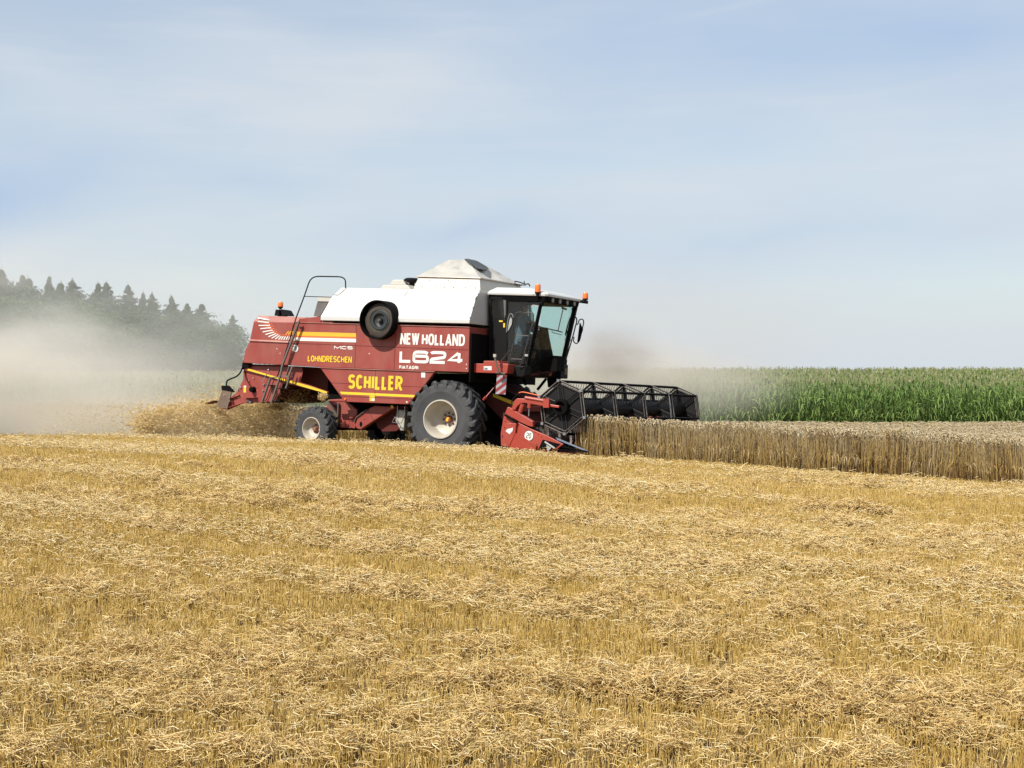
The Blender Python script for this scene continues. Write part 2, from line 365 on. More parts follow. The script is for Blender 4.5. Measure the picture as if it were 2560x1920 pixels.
# upper red body
up = [P(607,907,YB), P(612,878,YB), P(624,853,YB), P(634,804,YB), P(646,789,YB), P(800,789,YB), P(1174,809,YB), P(1171,931,YB), P(800,918,YB), P(714,913,YB)]
def mirror_prism(mb, pts, y1, mi=0): return mb.prism(pts, y1*2 if False else y1, mi)
mb = MB()
ya = -1.5
zt = P(634,804,ya).z
ring = lambda y, ch: [Vector((p.x, y, p.z)) for p in ch]
side = [P(607,907,ya), P(612,878,ya), P(624,853,ya), P(634,804,ya), P(746,806,ya), P(1174,817,ya), P(1171,931,ya), P(800,918,ya), P(714,913,ya)]
mb.loft([[p for p in side], [Vector((p.x, 1.5, p.z)) for p in side]])
body = mb.build('body_shell', M['red'], combine, bevel=.012)
# rear hood with its chamfered top edge
h0 = P(634,804,ya); h1 = P(746,806,ya); h2 = P(647,789,-1.38); h3 = P(800,791,-1.38); h4 = P(830,806,ya)
mb = MB()
h1b = Vector((h4.x, ya, h0.z-.01)); 
e3 = Vector((h4.x, -1.38, h2.z-.03))
mb.loft([[h0+Vector((0,0,.002)), h1b], [h2, e3], [Vector((h2.x,1.38,h2.z)), Vector((e3.x,1.38,e3.z))], [Vector((h0.x,1.5,h0.z)), Vector((h1b.x,1.5,h1b.z))]], closed=False)
mb.face([h0, h2, Vector((h2.x,1.38,h2.z)), Vector((h0.x,1.5,h0.z))])
mb.build('rear_hood', M['dustyred'], body)
mb = MB().prism([P(746,806,-1.508), P(749,797,-1.508), P(800,791,-1.508), P(802,808,-1.508)], .06).build('trim_plate', M['red'], body)
# pressed ledge on the rear hood and panel seams
mb = MB(); a, b = P(622,852,-1.53), P(728,857,-1.53)
mb.loft([[a, b], [Vector((a.x, -1.5, a.z+.035)), Vector((b.x, -1.5, b.z+.035))]], closed=False); mb.face([a, b, b+Vector((0,.03,-.01)), a+Vector((0,.03,-.01))])
mb.build('hood_ledge', M['dustyred'], body)
mb = MB()
for (a, b), (c, d) in (((891,811),(887,921)), ((990,815),(985,925)), ((730,858),(1171,875)), ((733,812),(722,860))):
    mb.bar(P(a,b,-1.5), P(c,d,-1.5), .006, .010)
mb.build('panel_seam', M['darkred'], body)
mb = MB(); mb.bar(P(746,806,-1.505), P(1174,818,-1.505), .03, .012); mb.build('top_rail', M['dustyred'], body)
mb = MB()
for x, y in ((692,872),(978,822),(981,829),(923,884),(1166,911),(1166,921),(700,883)):
    p = P(x,y,-1.503); mb.disc(p, .012, n=8)
mb.build('rivet', M['decal'], body)
# stripes
def quad_px(mb, pts, y, mi=0): mb.face([P(a, b, y) for a, b in pts], mi)
mb = MB()
quad_px(mb, [(741,829),(890,833),(890,842.6),(741,839)], -1.504); mb.build('stripe', M['gold'], body)
mb = MB(); quad_px(mb, [(741,839.2),(890,842.8),(890,846.8),(741,843)], -1.504); mb.build('stripe', M['orange'], body)
mb = MB(); quad_px(mb, [(738,843.2),(890,847),(890,856),(734,851.6)], -1.504); mb.build('stripe', M['decal'], body)
def dash(mb, l, wpx, y):
    for (a, b, c, d) in l:
        p, q = Vector(c1(a, b)), Vector(c1(c, d)); n = (q-p).normalized(); n = Vector((-n.y, n.x))*wpx/2
        mb.face([P(*(p-n), y), P(*(p+n), y), P(*(q+n), y), P(*(q-n), y)])
mb = MB(); dash(mb, [(690,905,845,920),(700,960,858,958),(722,1005,873,990),(755,1050,893,1023),(795,1085,915,1050),(835,1115,940,1072),
    (880,1137,968,1085),(930,1148,990,1100),(975,1155,1015,1110),(1010,1158,1042,1110),(1045,1160,1072,1110),(1080,1160,1105,1110),(1115,1160,1135,1112),(1148,1162,1165,1116)], 2.6, -1.504)
mb.build('fan_stripes', M['decal'], body)
mb = MB(); a = [P(*c1(690,868), -1.49), P(*c1(694,850), -1.455), P(*c1(848,880), -1.455), P(*c1(846,895), -1.49)]
mb.face([p+Vector((0,-.006,.006)) for p in a]); mb.build('fan_stripes', M['decal'], body)
mb = MB(); dash(mb, [(780,937,890,940),(805,975,908,968),(830,1005,923,998),(860,1040,940,1022),(890,1065,958,1045),(925,1080,975,1065),
    (955,1092,990,1080),(985,1095,1005,1084),(1010,1098,1030,1086),(1040,1100,1062,1086),(1068,1100,1090,1088),(1098,1101,1130,1090)], 1.6, -1.503)
mb.build('fan_stripes', M['orange'], body)
mb = MB(); dash(mb, [(1075,1085,1115,1040),(1108,1085,1148,1041),(1138,1086,1180,1043),(1168,1086,1200,1045)], 2.2, -1.5045); mb.build('fan_stripes', M['gold'], body)
# words
def word(txt, bl, tr, t, m_, parent, **k):
    y = k.pop('y', -1.505); a = P(*bl, y); b = P(*tr, y)
    return lettering(txt, a.x, a.z, b.x, b.z, y, t, m_, parent, **k)
word('MCS', (835,872.5), (882,865.5), .24, M['decal'], body, e=3.4, gap=.25)
word('LOHNDRESCHEN', (769,903.5), (880,891.5), .185, M['yellow'], body, gap=.2)
word('NEW', (1000,861), (1049,833.5),   .185, M['decal'], body, gap=.08)
word('HOLLAND', (1054,862.5), (1163,836), .185, M['decal'], body, gap=.13)
word('L624', (998,906.5), (1160,879.5), .235, M['decal'], body, e=4.5, gap=.18)
word('FIATAGRI', (998,922), (1046,915), .24, M['decal'], body, gap=.10)
def roundel(px, py, y, r, parent, rot=0):
    c = P(px, py, y); mb = MB(); mb.disc(c, r, n=32); o = mb.build('speed_sign', M['decal'], parent)
    k = MB(); c2_ = c + Vector((0,-.002,0)); n = 32
    for i in range(n):
        a0, a1 = 2*math.pi*i/n, 2*math.pi*(i+1)/n
        k.face([c2_+Vector((q*math.cos(a), 0, q*math.sin(a))) for q, a in ((r,a0),(r,a1),(r*.93,a1),(r*.93,a0))])
    for ch, ox in (('2', -.40), ('0', .08)):
        for st in G(ch, 2.6):
            pts = [p if p == 'c' else (p[0]*r*.34, p[1]*r*.95) for p in st]
            def tf(p):
                X = ox*r*1.15+p.x; Z = p.y-r*.47; cr, sr = math.cos(rot), math.sin(rot)
                return c2_ + Vector((X*cr-Z*sr, 0, X*sr+Z*cr))
            stroke(k, pts, r*.13, tf)
    k.build('speed_lettering', M['ink'], parent)
roundel(738, 871, -1.505, .085, body)

mb = MB(); q = P(1174,817,-1.5); mb.box((q.x+.03, .02, q.z-.62), (.03,2.98,.98)); mb.build('front_shade_sheet', M['dark'], combine)  # added black sheet, stands in for shade on the red body's front
# lower side panel with the yellow name
YP = -1.53
lp = [(800,919),(1087,929),(1062,962),(1040,988),(1021,1011),(823,1003),(821,999),(856,997),(828,958)]
mb = MB(); mb.prism([P(a,b,YP) for a, b in lp], .10); low = mb.build('side_panel', M['red'], combine, bevel=.01)
mb = MB(); quad_px(mb, [(850,979),(1037,987.5),(1034,993.5),(853,985.5)], YP-.003); mb.build('stripe', M['yellow'], low)
word('SCHILLER', (870,971.5), (1007,940.5), .195, M['yellow'], low, y=YP-.004, gap=.18)
mb = MB()
for (a, b), (c, d) in (((828,957),(1058,968)), ((939,925),(937,1006)), ((850,990),(1030,998))): mb.bar(P(a,b,YP), P(c,d,YP), .006, .009)
mb.build('panel_seam', M['darkred'], low)
mb = MB().bar(P(800,919,YP-.01), P(1087,929,YP-.01), .03, .014); mb.build('top_rail', M['dustyred'], low)
mb = MB(); mb.lathe([(0,-.03),(.02,-.028),(.027,0)], P(864,998,YP-.002), 14); mb.build('side_marker', M['amber'], low)
mb = MB(); quad_px(mb, [(924,989),(937,989.5),(937,1003),(924,1002.5)], YP-.003); mb.build('sticker', M['yellow'], low)
mb = MB(); quad_px(mb, [(1053,931),(1063,931.5),(1063,944),(1053,943.5)], YP-.003); mb.build('sticker', M['decal'], low)
mb = MB(); quad_px(mb, [(930,996),(936.5,996.3),(936.5,1002.3),(930,1002)], YP-.005); mb.build('sticker', M['decal'], low)
mb = MB(); mb.disc(P(1017,1005,YP-.003), .018, n=10); mb.build('rivet', M['decal'], low)

# white shroud
prof_r = [P(801,801,-1.53), P(801,791,-1.53), P(829,742,-1.27), P(854,719,-1.08)]
prof_f = [P(1174,809,-1.53), P(1174,800,-1.53), P(1190,745,-1.27), P(1201,727,-1.08)]
def full(pr): return pr + [Vector((p.x, -p.y, p.z)) for p in reversed(pr)]
mid = [ [a.lerp(b, t) for a, b in zip(prof_r, prof_f)] for t in (.5,) ]
# the seam at x ~ 995..1023
prof_s = [P(995,806,-1.53), P(995,796,-1.53), P(1008,744,-1.27), P(1023,723,-1.08)]
mb = MB(); mb.loft([full(prof_r), full(prof_f)]); shroud = mb.build('engine_shroud', M['white'], combine, bevel=.012)
mb = MB()
for a, b in zip(prof_s, prof_s[1:]): mb.bar(a+Vector((0,-.001,0)), b+Vector((0,-.001,0)), .012, .008)
sr = [a.lerp(b, .06) for a, b in zip(prof_r, prof_f)]
mb.build('panel_seam', M['grey'], shroud)
mb = MB()
for p, q in ((prof_f[2], prof_f[3]), (prof_f[1], prof_f[2])):
    for t in (.1, .55, .95):
        mb.box(p.lerp(q, t)+Vector((.005,-.01,0)), (.02,.03,.03))
mb.build('rivet', M['metal'], shroud)
mb = MB(); mb.tube([P(832,737,-1.22)+Vector((0,-.01,0)), P(846,737,-1.235)+Vector((0,-.02,0)), P(855,731,-1.17)+Vector((0,-.02,.0)), P(867,720,-1.08)+Vector((0,-.01,0.005))], .007, 5); mb.build('panel_seam', M['grey'], shroud)
# round air screen
cs = P(940, 799, -1.74)
mb = MB(); mb.lathe([(.30,-.10),(.40,-.10),(.405,.0),(.405,.55)], (0,0,0), 44)
mb.v = [(x+cs.x, y+cs.y+.10, z+cs.z) for x, y, z in mb.v]; mb.v = mb.v
mb = MB(); mb.lathe([(.375,.135),(.385,0),(.405,0),(.405,.45)], cs, 44); scr = mb.build('air_screen', M['dark'], combine, smooth=True)
cd = P(949, 801, -1.64)
mb = MB(); mb.lathe([(.0,-.02),(.05,-.02),(.06,.05),(.13,.03),(.15,-.012),(.19,-.014),(.20,0.0),(.22,.005)], cd, 36, 0); mb.lathe([(.225,.0),(.232,-.012),(.240,0)], cd, 36, 1); mb.lathe([(.245,0),(.33,.0),(.36,.02),(.365,.3)], cd, 44, 2)
mb.build('screen_drum', [mat('screen_black', (.03,.034,.036), .35, var=.1), mat('screen_rim', (.16,.14,.09), .6), mat('screen_brown', (.020,.016,.014), .7, var=.2, dust=.12)], scr, smooth=True)
mb = MB(); mb.lathe([(0,-.03),(.022,-.028),(.028,.0)], cd+Vector((.005,-.02,0)), 12); mb.build('hub_cap', M['brown'], scr)

# grain tank extension and canvas cover
tb = [P(1033,723,-1.05), P(1201,727,-1.05)]; tt = [P(1047,691,-.92), P(1199,695,-.92)]
mb = MB()
r0 = [tb[0], tb[1], Vector((tb[1].x,1.05,tb[1].z)), Vector((tb[0].x,1.05,tb[0].z))]
r1_ = [tt[0], tt[1], Vector((tt[1].x,.92,tt[1].z)), Vector((tt[0].x,.92,tt[0].z))]
mb.loft([r0, r1_]); tank = mb.build('grain_tank', M['cream'], combine, bevel=.008)
mb = MB()
for t in (.12,.32,.46,.6,.78,.93):
    p = tb[0].lerp(tb[1], t); q = tt[0].lerp(tt[1], t); mb.box(p.lerp(q, .22)+Vector((0,-.004,0)), (.016,.02,.016))
for t in (.2,.5,.8): mb.box(tb[0].lerp(tb[1], t).lerp(tt[0].lerp(tt[1], t), .75)+Vector((0,-.004,0)), (.014,.02,.014))
mb.build('rivet', M['grey'], tank)
random.seed(4)
E0, E1 = tt[0]+Vector((-.04,-.03,-.005)), tt[1]+Vector((.03,-.03,-.005))
E2, E3 = Vector((E1.x,.95,E1.z)), Vector((E0.x,.95,E0.z))
R1 = P(1121,650,-.30); R2 = P(1168,648,-.05); R3 = P(1190,650,.15); R4 = Vector((R1.x, .35, R1.z-.01))
def patch(mb, a, b, c, d, nu, nv, amp, seed, mi=0):
    rnd = random.Random(seed); ph = [rnd.uniform(0, 6) for _ in range(4)]
    nrm = (b-a).cross(d-a).normalized(); g = []
    for i in range(nu+1):
        row = []
        for j in range(nv+1):
            u, v = i/nu, j/nv
            p = a*(1-u)*(1-v)+b*u*(1-v)+c*u*v+d*(1-u)*v
            wv = math.sin(u*math.pi)*math.sin(v*math.pi)
            q = math.sin(u*9+v*5+ph[0])*.6+math.sin(u*17-v*9+ph[1])*.4+math.sin(u*5-v*13+ph[2])*.5
            row.append(p+nrm*amp*q*wv*1.2 - Vector((0,0,.05))*wv)
        g.append(row)
    for i in range(nu):
        for j in range(nv): mb.face([g[i][j], g[i+1][j], g[i+1][j+1], g[i][j+1]], mi)
mb = MB()
patch(mb, E0, E1, R2, R1, 14, 8, .055, 1)
patch(mb, E1, E2, R3, R2, 12, 8, .055, 2)
patch(mb, E2, E3, R4, R3, 8, 6, .02, 3)
patch(mb, E3, E0, R1, R4, 8, 6, .02, 5)
mb.face([R1, R2, R3, R4])
can = mb.build('canvas_cover', M['canvas'], tank, smooth=True)
mb = MB(); o_ = Vector((.02,-.012,.012))
def onf(u, v): return E1*(1-u)*(1-v)+E2*u*(1-v)+R3*u*v+R2*(1-u)*v
def onn(u, v): return E0*(1-u)*(1-v)+E1*u*(1-v)+R2*u*v+R1*(1-u)*v
mb.face([onf(0,1)+o_, onf(.3,.97)+o_, onf(.75,.93)+o_, onf(.8,.7)+o_, onf(.62,.55)+o_*1.8, onf(.3,.45)+o_*2, onf(.06,.5)+o_])
mb.face([onn(1,1)+o_, onf(.02,.52)+o_, onn(.93,.7)+o_, onn(.80,.99)+o_])
mb.build('canvas_patch', M['stain'], tank)
mb = MB(); mb.tube([E0, E1, E2, E3, E0], .014, 6); mb.build('eaves_rail', M['edge'], tank)
# things on the roof behind the tank
mb = MB(); a = [P(948,724,-.75), P(957,712,-.75), P(1018,712,-.75), P(1027,724,-.75)]; mb.prism(a, 1.2)
q = [P(972,713,-.35), P(982,699,-.35), P(1006,699,-.35), P(1016,713,-.35)]; mb.prism(q, .9); mb.build('engine_hood', M['cream'], combine, bevel=.02)
mb = MB(); p = P(1030,704,-.3); 
for z, r in ((0,0),): pass
rr = [[(p.x+r*math.cos(t*math.pi/9), p.y+r*math.sin(t*math.pi/9), p.z+z) for t in range(18)] for r, z in ((.06,-.25),(.06,-.03),(.17,.0),(.18,.04),(.12,.075),(.01,.08))]
mb.loft(rr); mb.build('air_intake', M['black'], combine, smooth=True)
# exhaust box behind the shroud
mb = MB(); mb.loft([[P(784,790,-.9), P(800,790,-.9), P(800,790,-.9)+Vector((.25,.5,0)), P(784,790,-.9)+Vector((0,.5,0))],
                    [P(794,753,-.9), P(822,753,-.9), P(822,753,-.9)+Vector((.2,.5,0)), P(794,753,-.9)+Vector((0,.5,0))]]); ex = mb.build('exhaust_box', M['darkgrey'], combine)
mb = MB(); mb.loft([[P(794,753,-.92), P(826,754,-.92), P(826,754,-.4), P(794,753,-.4)], [P(796,742,-.92), P(832,743,-.92), P(832,743,-.4), P(796,742,-.4)]]); mb.build('box_lid', M['cream'], ex)

# round-bodied beacons
def beacon(px, py, y, h, r, parent=combine, stalk=.06):
    c = P(px, py, y); prof = [(.0,0),(r*.55,0),(r*.55,.02),(r,.03),(r*1.02,h*.35),(r*.93,h*.9),(r*.8,h),(0,h)]
    n = 18; mb = MB()
    mb.loft([[(c.x+q*math.cos(2*math.pi*k/n), c.y+q*math.sin(2*math.pi*k/n), c.z+z) for k in range(n)] for q, z in prof[2:]], True)
    base = MB(); base.loft([[(c.x+q*math.cos(2*math.pi*k/n), c.y+q*math.sin(2*math.pi*k/n), c.z+z) for k in range(n)] for q, z in ((r*.5,-stalk),(r*.5,0),(r*.95,.0),(r*.95,.028))], True)
    b = base.build('beacon', M['black'], parent, smooth=True); mb.build('beacon_lens', M['amber'], b, smooth=True)
    return b
bc = beacon(701, 770, -.9, .13, .06, stalk=.03)
mb = MB(); mb.prism([P(686,789,-1.0), P(689,774,-1.0), P(697,774,-1.0), P(698,789,-1.0)], .25); mb.prism([P(704,789,-1.0), P(702,773,-1.0), P(712,775,-1.0), P(716,782,-1.0), P(720,789,-1.0)], .25)
mb.box(P(700,783,-.9)+Vector((0,.1,0)), (.15,.16,.14)); mb.tube([P(712,788,-1.02), P(717,785,-1.02), P(724,789,-1.02)], .006, 5); mb.build('beacon_mount', M['black'], bc)
beacon(1344, 734, -.86, .185, .062)
bf = beacon(1463, 750, .95, .15, .062, stalk=.04)
mb = MB(); mb.tube([P(1430,746,.72), P(1442,752,.85), P(1470,756,.97)], .035, 8); mb.build('beacon_mount', M['black'], bf)
mb = MB(); mb.tube([P(1344,736,-.86), P(1345,748,-.84), P(1352,752,-.8)], .012, 6); mb.build('beacon_mount', M['black'], combine)

# rear handrail and folding ladder
mb = MB(); yr = -1.58
mb.tube(rounded(PL(c1, [(1220,850),(1330,560),(1425,280),(1900,295),(1903,445)], yr)[:3] + [P(*c1(1900,288),-1.1), P(*c1(1903,445),-1.08)], .16), .014, 8)
mb.tube([P(*c1(1335,558), yr), P(*c1(1735,570), -1.16)], .009, 6)
mb.tube([P(*c1(1220,850), yr), P(*c1(1160,1050), yr-.03), P(*c1(1030,1480), yr-.03), P(*c9(1120,400), yr-.03)], .013, 7)
rail = mb.build('handrail', M['black'], combine, smooth=True)
lad = MB(); yl_ = -1.62
def flat(mb, pts, t, wpx_w): 
    for a, b in zip(pts, pts[1:]): mb.bar(a, b, .045, t)
flat(lad, [P(*c1(1260,900), yl_), P(*c1(1035,1490), yl_), P(*c9(1180,380), yl_), P(*c9(1020,860), yl_)], .034, 0)
flat(lad, [P(*c9(1350,200), -1.58), P(*c9(1300,360), -1.58)], .014, 0)
flat(lad, [P(*c9(1410,195), -1.58), P(*c9(1350,370), -1.58)], .030, 0)
flat(lad, [P(*c9(1200,365), -1.6), P(*c9(1350,375), -1.6), P(*c9(1330,480), -1.6), P(*c9(1290,600), -1.6)], .028, 0)
flat(lad, [P(*c9(1005,400), -1.72), P(*c9(845,860), -1.72)], .032, 0)
flat(lad, [P(*c9(1070,400), -1.3), P(*c9(930,860), -1.3)], .02, 0)
flat(lad, [P(*c9(1000,400), -1.68), P(*c9(1200,380), -1.6)], .018, 0)
ladder = lad.build('ladder_rail', mat('dusty_black_steel', (.085,.075,.068), .6, dust=.4, dustcol=(.22,.18,.15)), combine)
st = MB()
for pts in ([(1080,420),(1000,620),(930,810),(870,825)], [(1050,560),(985,760),(940,860)], [(1120,720),(1090,810),(1055,830)], [(1150,740),(1120,840)],
            [(1215,400),(1190,600)], [(1250,400),(1215,600)], [(1290,400),(1255,590)]):
    st.tube(rounded(PL(c9, pts, -1.5), .03), .009, 5)
for a, b in (((1040,845),(1210,850)), ((960,540),(1060,545)), ((1130,600),(1290,605)), ((1125,860),(1215,820))): st.bar(P(*c9(*a), -1.45), P(*c9(*b), -1.45), .16, .02)
for y in (920, 1100, 1290): st.bar(P(*c1(1150-(y-1100)*.36, y), -1.6), P(*c1(1190-(y-1100)*.36, y+4), -1.6), .03, .02)
st.build('ladder_step', M['black'], ladder)

# chopper hood under the tail
YH = -1.36
mb = MB()
A_ = [(500,150),(1320,165),(1320,195),(1580,205),(1600,290),(1550,500),(1530,560),(1340,520),(1240,500),(1190,620),(1100,830),(700,860),(640,880),(500,870),(230,990),(130,985),(210,800),(270,775),(400,650),(430,580),(500,440),(510,260)]
mb.prism(PL(c9, A_, YH), .02)
hood = mb.build('straw_hood', M['red'], combine)
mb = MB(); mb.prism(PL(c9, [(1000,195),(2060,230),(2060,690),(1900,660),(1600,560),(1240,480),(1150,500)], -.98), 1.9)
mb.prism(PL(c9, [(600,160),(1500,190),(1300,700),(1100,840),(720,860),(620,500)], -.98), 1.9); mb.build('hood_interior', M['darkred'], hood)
mb = MB(); mb.prism(PL(c9, [(525,200),(1000,340),(1380,440),(1740,545),(2060,660),(2060,695),(1760,620),(1500,550),(1040,400),(525,265)], YH-.05), .05); mb.build('slanted_rail', M['red'], hood)
mb = MB(); mb.prism(PL(c9, [(590,232),(1000,352),(1380,458),(1740,560),(2045,660),(2040,692),(1760,612),(1500,535),(1040,393),(575,262)], YH-.06), .012); mb.build('stripe', M['yellow'], hood)
mb = MB(); mb.prism(PL(c9, [(500,80),(540,100),(610,185),(600,200),(520,205),(470,245),(480,160)], YH-.10), .2); mb.build('bracket', M['dark'], hood)
mb = MB(); mb.prism(PL(c9, [(500,150),(1320,165),(1320,200),(540,185)], YH-.004), .004); mb.build('bracket', M['darkred'], hood)
mb = MB(); mb.tube(rounded(PL(c9, [(480,230),(450,310),(380,380),(220,440),(190,490),(195,580)], YH-.05), .06), .018, 7); mb.build('lamp_arm', M['black'], hood, smooth=True)
mb = MB(); a = [Vector(P(*c9(x,y), YH-.08)) for x, y in ((110,630),(285,665),(205,975),(15,935))]; mb.prism(a, .03); mb.build('rear_plate', M['brown'], hood)
mb = MB(); mb.prism(PL(c9, [(95,545),(185,545),(290,655),(285,668),(105,632)], YH-.06), .12); mb.build('bracket', M['dark'], hood)
mb = MB(); mb.bar(P(*c9(120,985), YH-.03), P(*c9(500,865), YH-.03), .06, .012); mb.bar(P(*c9(520,770), YH-.06), P(*c9(740,765), YH-.06), .12, .012); mb.bar(P(*c9(270,775), YH-.03), P(*c9(430,720), YH-.03), .05, .02); mb.build('hood_flange', M['red'], hood)
mb = MB(); mb.tube(smoothpath(PL(c9, [(530,260),(545,380),(590,480),(640,570)], YH-.02)), .016, 6); mb.bar(P(*c9(290,790), YH-.02), P(*c9(320,890), YH-.02), .03, .03); mb.build('hood_hose', M['darkred'], hood)
mb = MB(); c = P(*c9(670,620), YH-.05); mb.lathe([(0,-.06),(.05,-.06),(.07,.05)], c, 10); mb.build('hood_knob', M['dark'], hood)
mb = MB()
for x, y, r in ((880,530,.022),(400,620,.014),(455,580,.014),(970,250,.01),(1405,380,.016),(530,430,.008),(610,455,.008),(690,410,.01),(590,830,.03),(630,850,.03),(870,640,.018)):
    c = P(*c9(x,y), YH-.02); mb.lathe([(0,-.02),(r,-.015),(r,.02)], c, 8)
mb.build('bolt', M['metal'], hood)
mb = MB(); mb.bar(P(*c9(968,255), YH-.07), P(*c9(850,490), YH-.07), .006, .008); mb.build('linkage_rod', M['edge'], hood)
mb = MB(); quad_px(mb, [c9(510,575),c9(555,575),c9(552,675),c9(508,672)], YH-.004); mb.build('sticker', M['yellow'], hood)
mb = MB(); quad_px(mb, [c9(510,548),c9(557,548),c9(556,572),c9(510,572)], YH-.004); mb.build('sticker', M['decal'], hood)
mb = MB(); mb.tube([P(*c9(20,800), 1.2), P(*c9(-120,870), .9)], .02, 6); mb.bar(P(*c9(30,830),-1.1), P(*c9(-130,880),-1.0), .3, .015); mb.build('spreader_board', M['darkred'], hood)

# chassis, elevator and belly plates
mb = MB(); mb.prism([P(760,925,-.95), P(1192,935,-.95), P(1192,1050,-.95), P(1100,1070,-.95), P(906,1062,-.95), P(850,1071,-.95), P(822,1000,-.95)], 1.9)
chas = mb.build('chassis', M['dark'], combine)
mb = MB(); mb.prism(PL(c10, [(285,330),(320,185),(700,205),(885,330),(885,500),(850,715),(545,700),(545,260),(410,250),(500,460),(420,380)], -1.15), .06); mb.build('belly_plate', M['red'], chas)
mb = MB(); mb.prism(PL(c10, [(690,330),(700,225),(760,240),(885,350),(885,440),(800,520),(735,535)], -1.22), .07); mb.build('bracket', M['red'], chas, bevel=.02)
mb = MB(); mb.prism(PL(c10, [(850,520),(900,460),(1100,340),(1230,270),(1600,290),(1640,300),(1230,560),(1010,705),(950,745),(880,720),(840,640)], -1.30), .14); el = mb.build('elevator_housing', M['red'], chas, bevel=.015)
mb = MB()
for x, y in ((595,495),(658,468),(655,572),(588,645),(715,652),(650,680),(745,578),(1038,541)): mb.disc(P(*c10(x,y), -1.154 if x < 900 else -1.304), .010, n=8)
mb.disc(P(*c10(965,635), -1.304), .055, n=14, rx=.035); mb.build('bolt_hole', M['dark'], chas)
mb = MB(); mb.bar(P(*c10(840,600),-1.31), P(*c10(880,500),-1.31), .05, .018); mb.bar(P(*c10(880,500),-1.31), P(*c10(1095,345),-1.31), .05, .018); mb.bar(P(*c10(1100,340),-1.305), P(*c10(1210,560),-1.305), .01, .008)
mb.bar(P(*c10(330,200),-1.2), P(*c10(500,470),-1.2), .05, .05); mb.bar(P(*c10(525,220),-1.2), P(*c10(515,580),-1.2), .05, .03); mb.bar(P(*c10(400,480),-1.25), P(*c10(520,480),-1.25), .05, .03)
mb.build('belly_strut', mat('oily_strut', (.06,.045,.038), .6, dust=.3, dustcol=(.2,.16,.12)), chas)
mb = MB(); mb.prism(PL(c10, [(1240,560),(1640,310),(1680,280),(1900,280),(1900,560),(1660,770),(1400,780),(1290,700)], -1.1), .5); mb.build('clean_grain_bin', M['darkred'], chas)
mb = MB(); mb.prism(PL(c10, [(1680,350),(1815,360),(1830,480),(1810,770),(1740,760),(1640,560)], -1.25), .25); mb.build('coolant_tank', M['pale'], chas, bevel=.02)
mb = MB(); mb.tube(PL(c10, [(1640,490),(1585,600),(1765,615),(1835,430),(1835,280)], -1.35), .01, 5); mb.tube(PL(c10, [(1640,490),(1800,760)], -1.27), .01, 5); mb.bar(P(*c10(1690,270),-1.27), P(*c10(1690,500),-1.27), .02, .012); mb.build('foot_step', M['metal'], chas)
mb = MB(); quad_px(mb, [c10(1555,265),c10(1605,268),c10(1608,325),c10(1558,322)], -1.305); mb.build('sticker', M['yellow'], chas)
mb = MB(); mb.tube([(-3.21,-1.3,.5),(-3.21,1.3,.5)], .08, 8); mb.tube([(0,-1.1,.8),(0,1.1,.8)], .16, 12); mb.box((0,0,.9), (.5,1.5,.5)); mb.box((-3.2,0,.7), (.4,.5,.5)); mb.build('axle', M['dark'], chas)

# wheels
def tyre(R_, w_, rr, nl, lh, parent, n=56):
    prof = [(rr,-w_*.40),(rr*1.04,-w_*.46),(rr+(R_-rr)*.45,-w_*.52),(rr+(R_-rr)*.72,-w_*.50),(R_*.905,-w_*.44),(R_*.92,-w_*.2),(R_*.925,0),(R_*.92,w_*.2),(R_*.905,w_*.44),(rr+(R_-rr)*.72,w_*.50),(rr+(R_-rr)*.45,w_*.52),(rr*1.04,w_*.46),(rr,w_*.40)]
    mb = MB(); mb.lathe(prof, n=n)
    for sgn in (-1, 1):
        for k in range(nl):
            a0 = 2*math.pi*(k+(.5 if sgn > 0 else 0))/nl
            rings = []
            for t, yy, ri, ro, wd in ((0,.515,.78,.86,1.0),(.04,.515,.82,.955,1.2),(.12,.47,.86,1.0,1.15),(.5,.25,.88,1.01,.95),(1,-.03,.88,1.01,.85)):
                ac = a0 + t*.36; dw = wd*.032/R_*(.8/ .8)*(.62/w_ if False else 1)
                q = []
                for rad, s_ in ((ri,-1.25),(ro,-1),(ro,1),(ri,1.25)):
                    a = ac + s_*dw; q.append((R_*rad*math.cos(a), sgn*w_*yy, R_*rad*math.sin(a)))
                rings.append(q)
            mb.loft(rings)
    return mb.build('tyre', M['rubber'], parent, smooth=False)
def wheel(R_, w_, rr, nl, name, deep, ylip):
    # the wheel object itself is the rim, tyre and hub are its parts; outer side faces -Y
    mb = MB(); o = ylip
    mb.lathe([(rr*1.06,o+.015),(rr*1.05,o-.012),(rr*.99,o-.015),(rr*.96,o+.01),(rr*.90,o+.05),(rr*.88,o+deep*.55),(rr*.80,o+deep*.72),(rr*.62,o+deep*.80),(rr*.42,o+deep),(rr*.30,o+deep),(.0,o+deep)], n=48)
    rim = mb.build(name, M['rim'], combine, smooth=True)
    tyre(R_, w_, rr, nl, .04, rim)
    mb = MB(); mb.lathe([(rr*.21,o+deep),(rr*.21,o+deep-.05),(rr*.16,o+deep-.08),(0,o+deep-.09)], n=20); hb = mb.build('hub', M['hub'], rim, smooth=True)
    if R_ > .6:
        mb = MB(); yb = o+deep-.093
        mb.face([(-.03,yb,-.04),(.02,yb,-.045),(.03,yb,.04),(-.02,yb,.045)]); mb.build('hub_badge', M['gold'], rim)
    mb = MB()
    for k in range(8):
        a = 2*math.pi*k/8+.2; mb.lathe([(0,-.03),(.016,-.03),(.018,0)], (rr*.34*math.cos(a), o+deep-.002, rr*.34*math.sin(a)), 7)
    mb.build('wheel_nut', M['darkred'], rim)
    return rim
def copywheel(o, name=None):
    c = o.copy(); C.objects.link(c); c.parent = combine
    for ch in o.children:
        d = ch.copy(); C.objects.link(d); d.parent = c
    return c
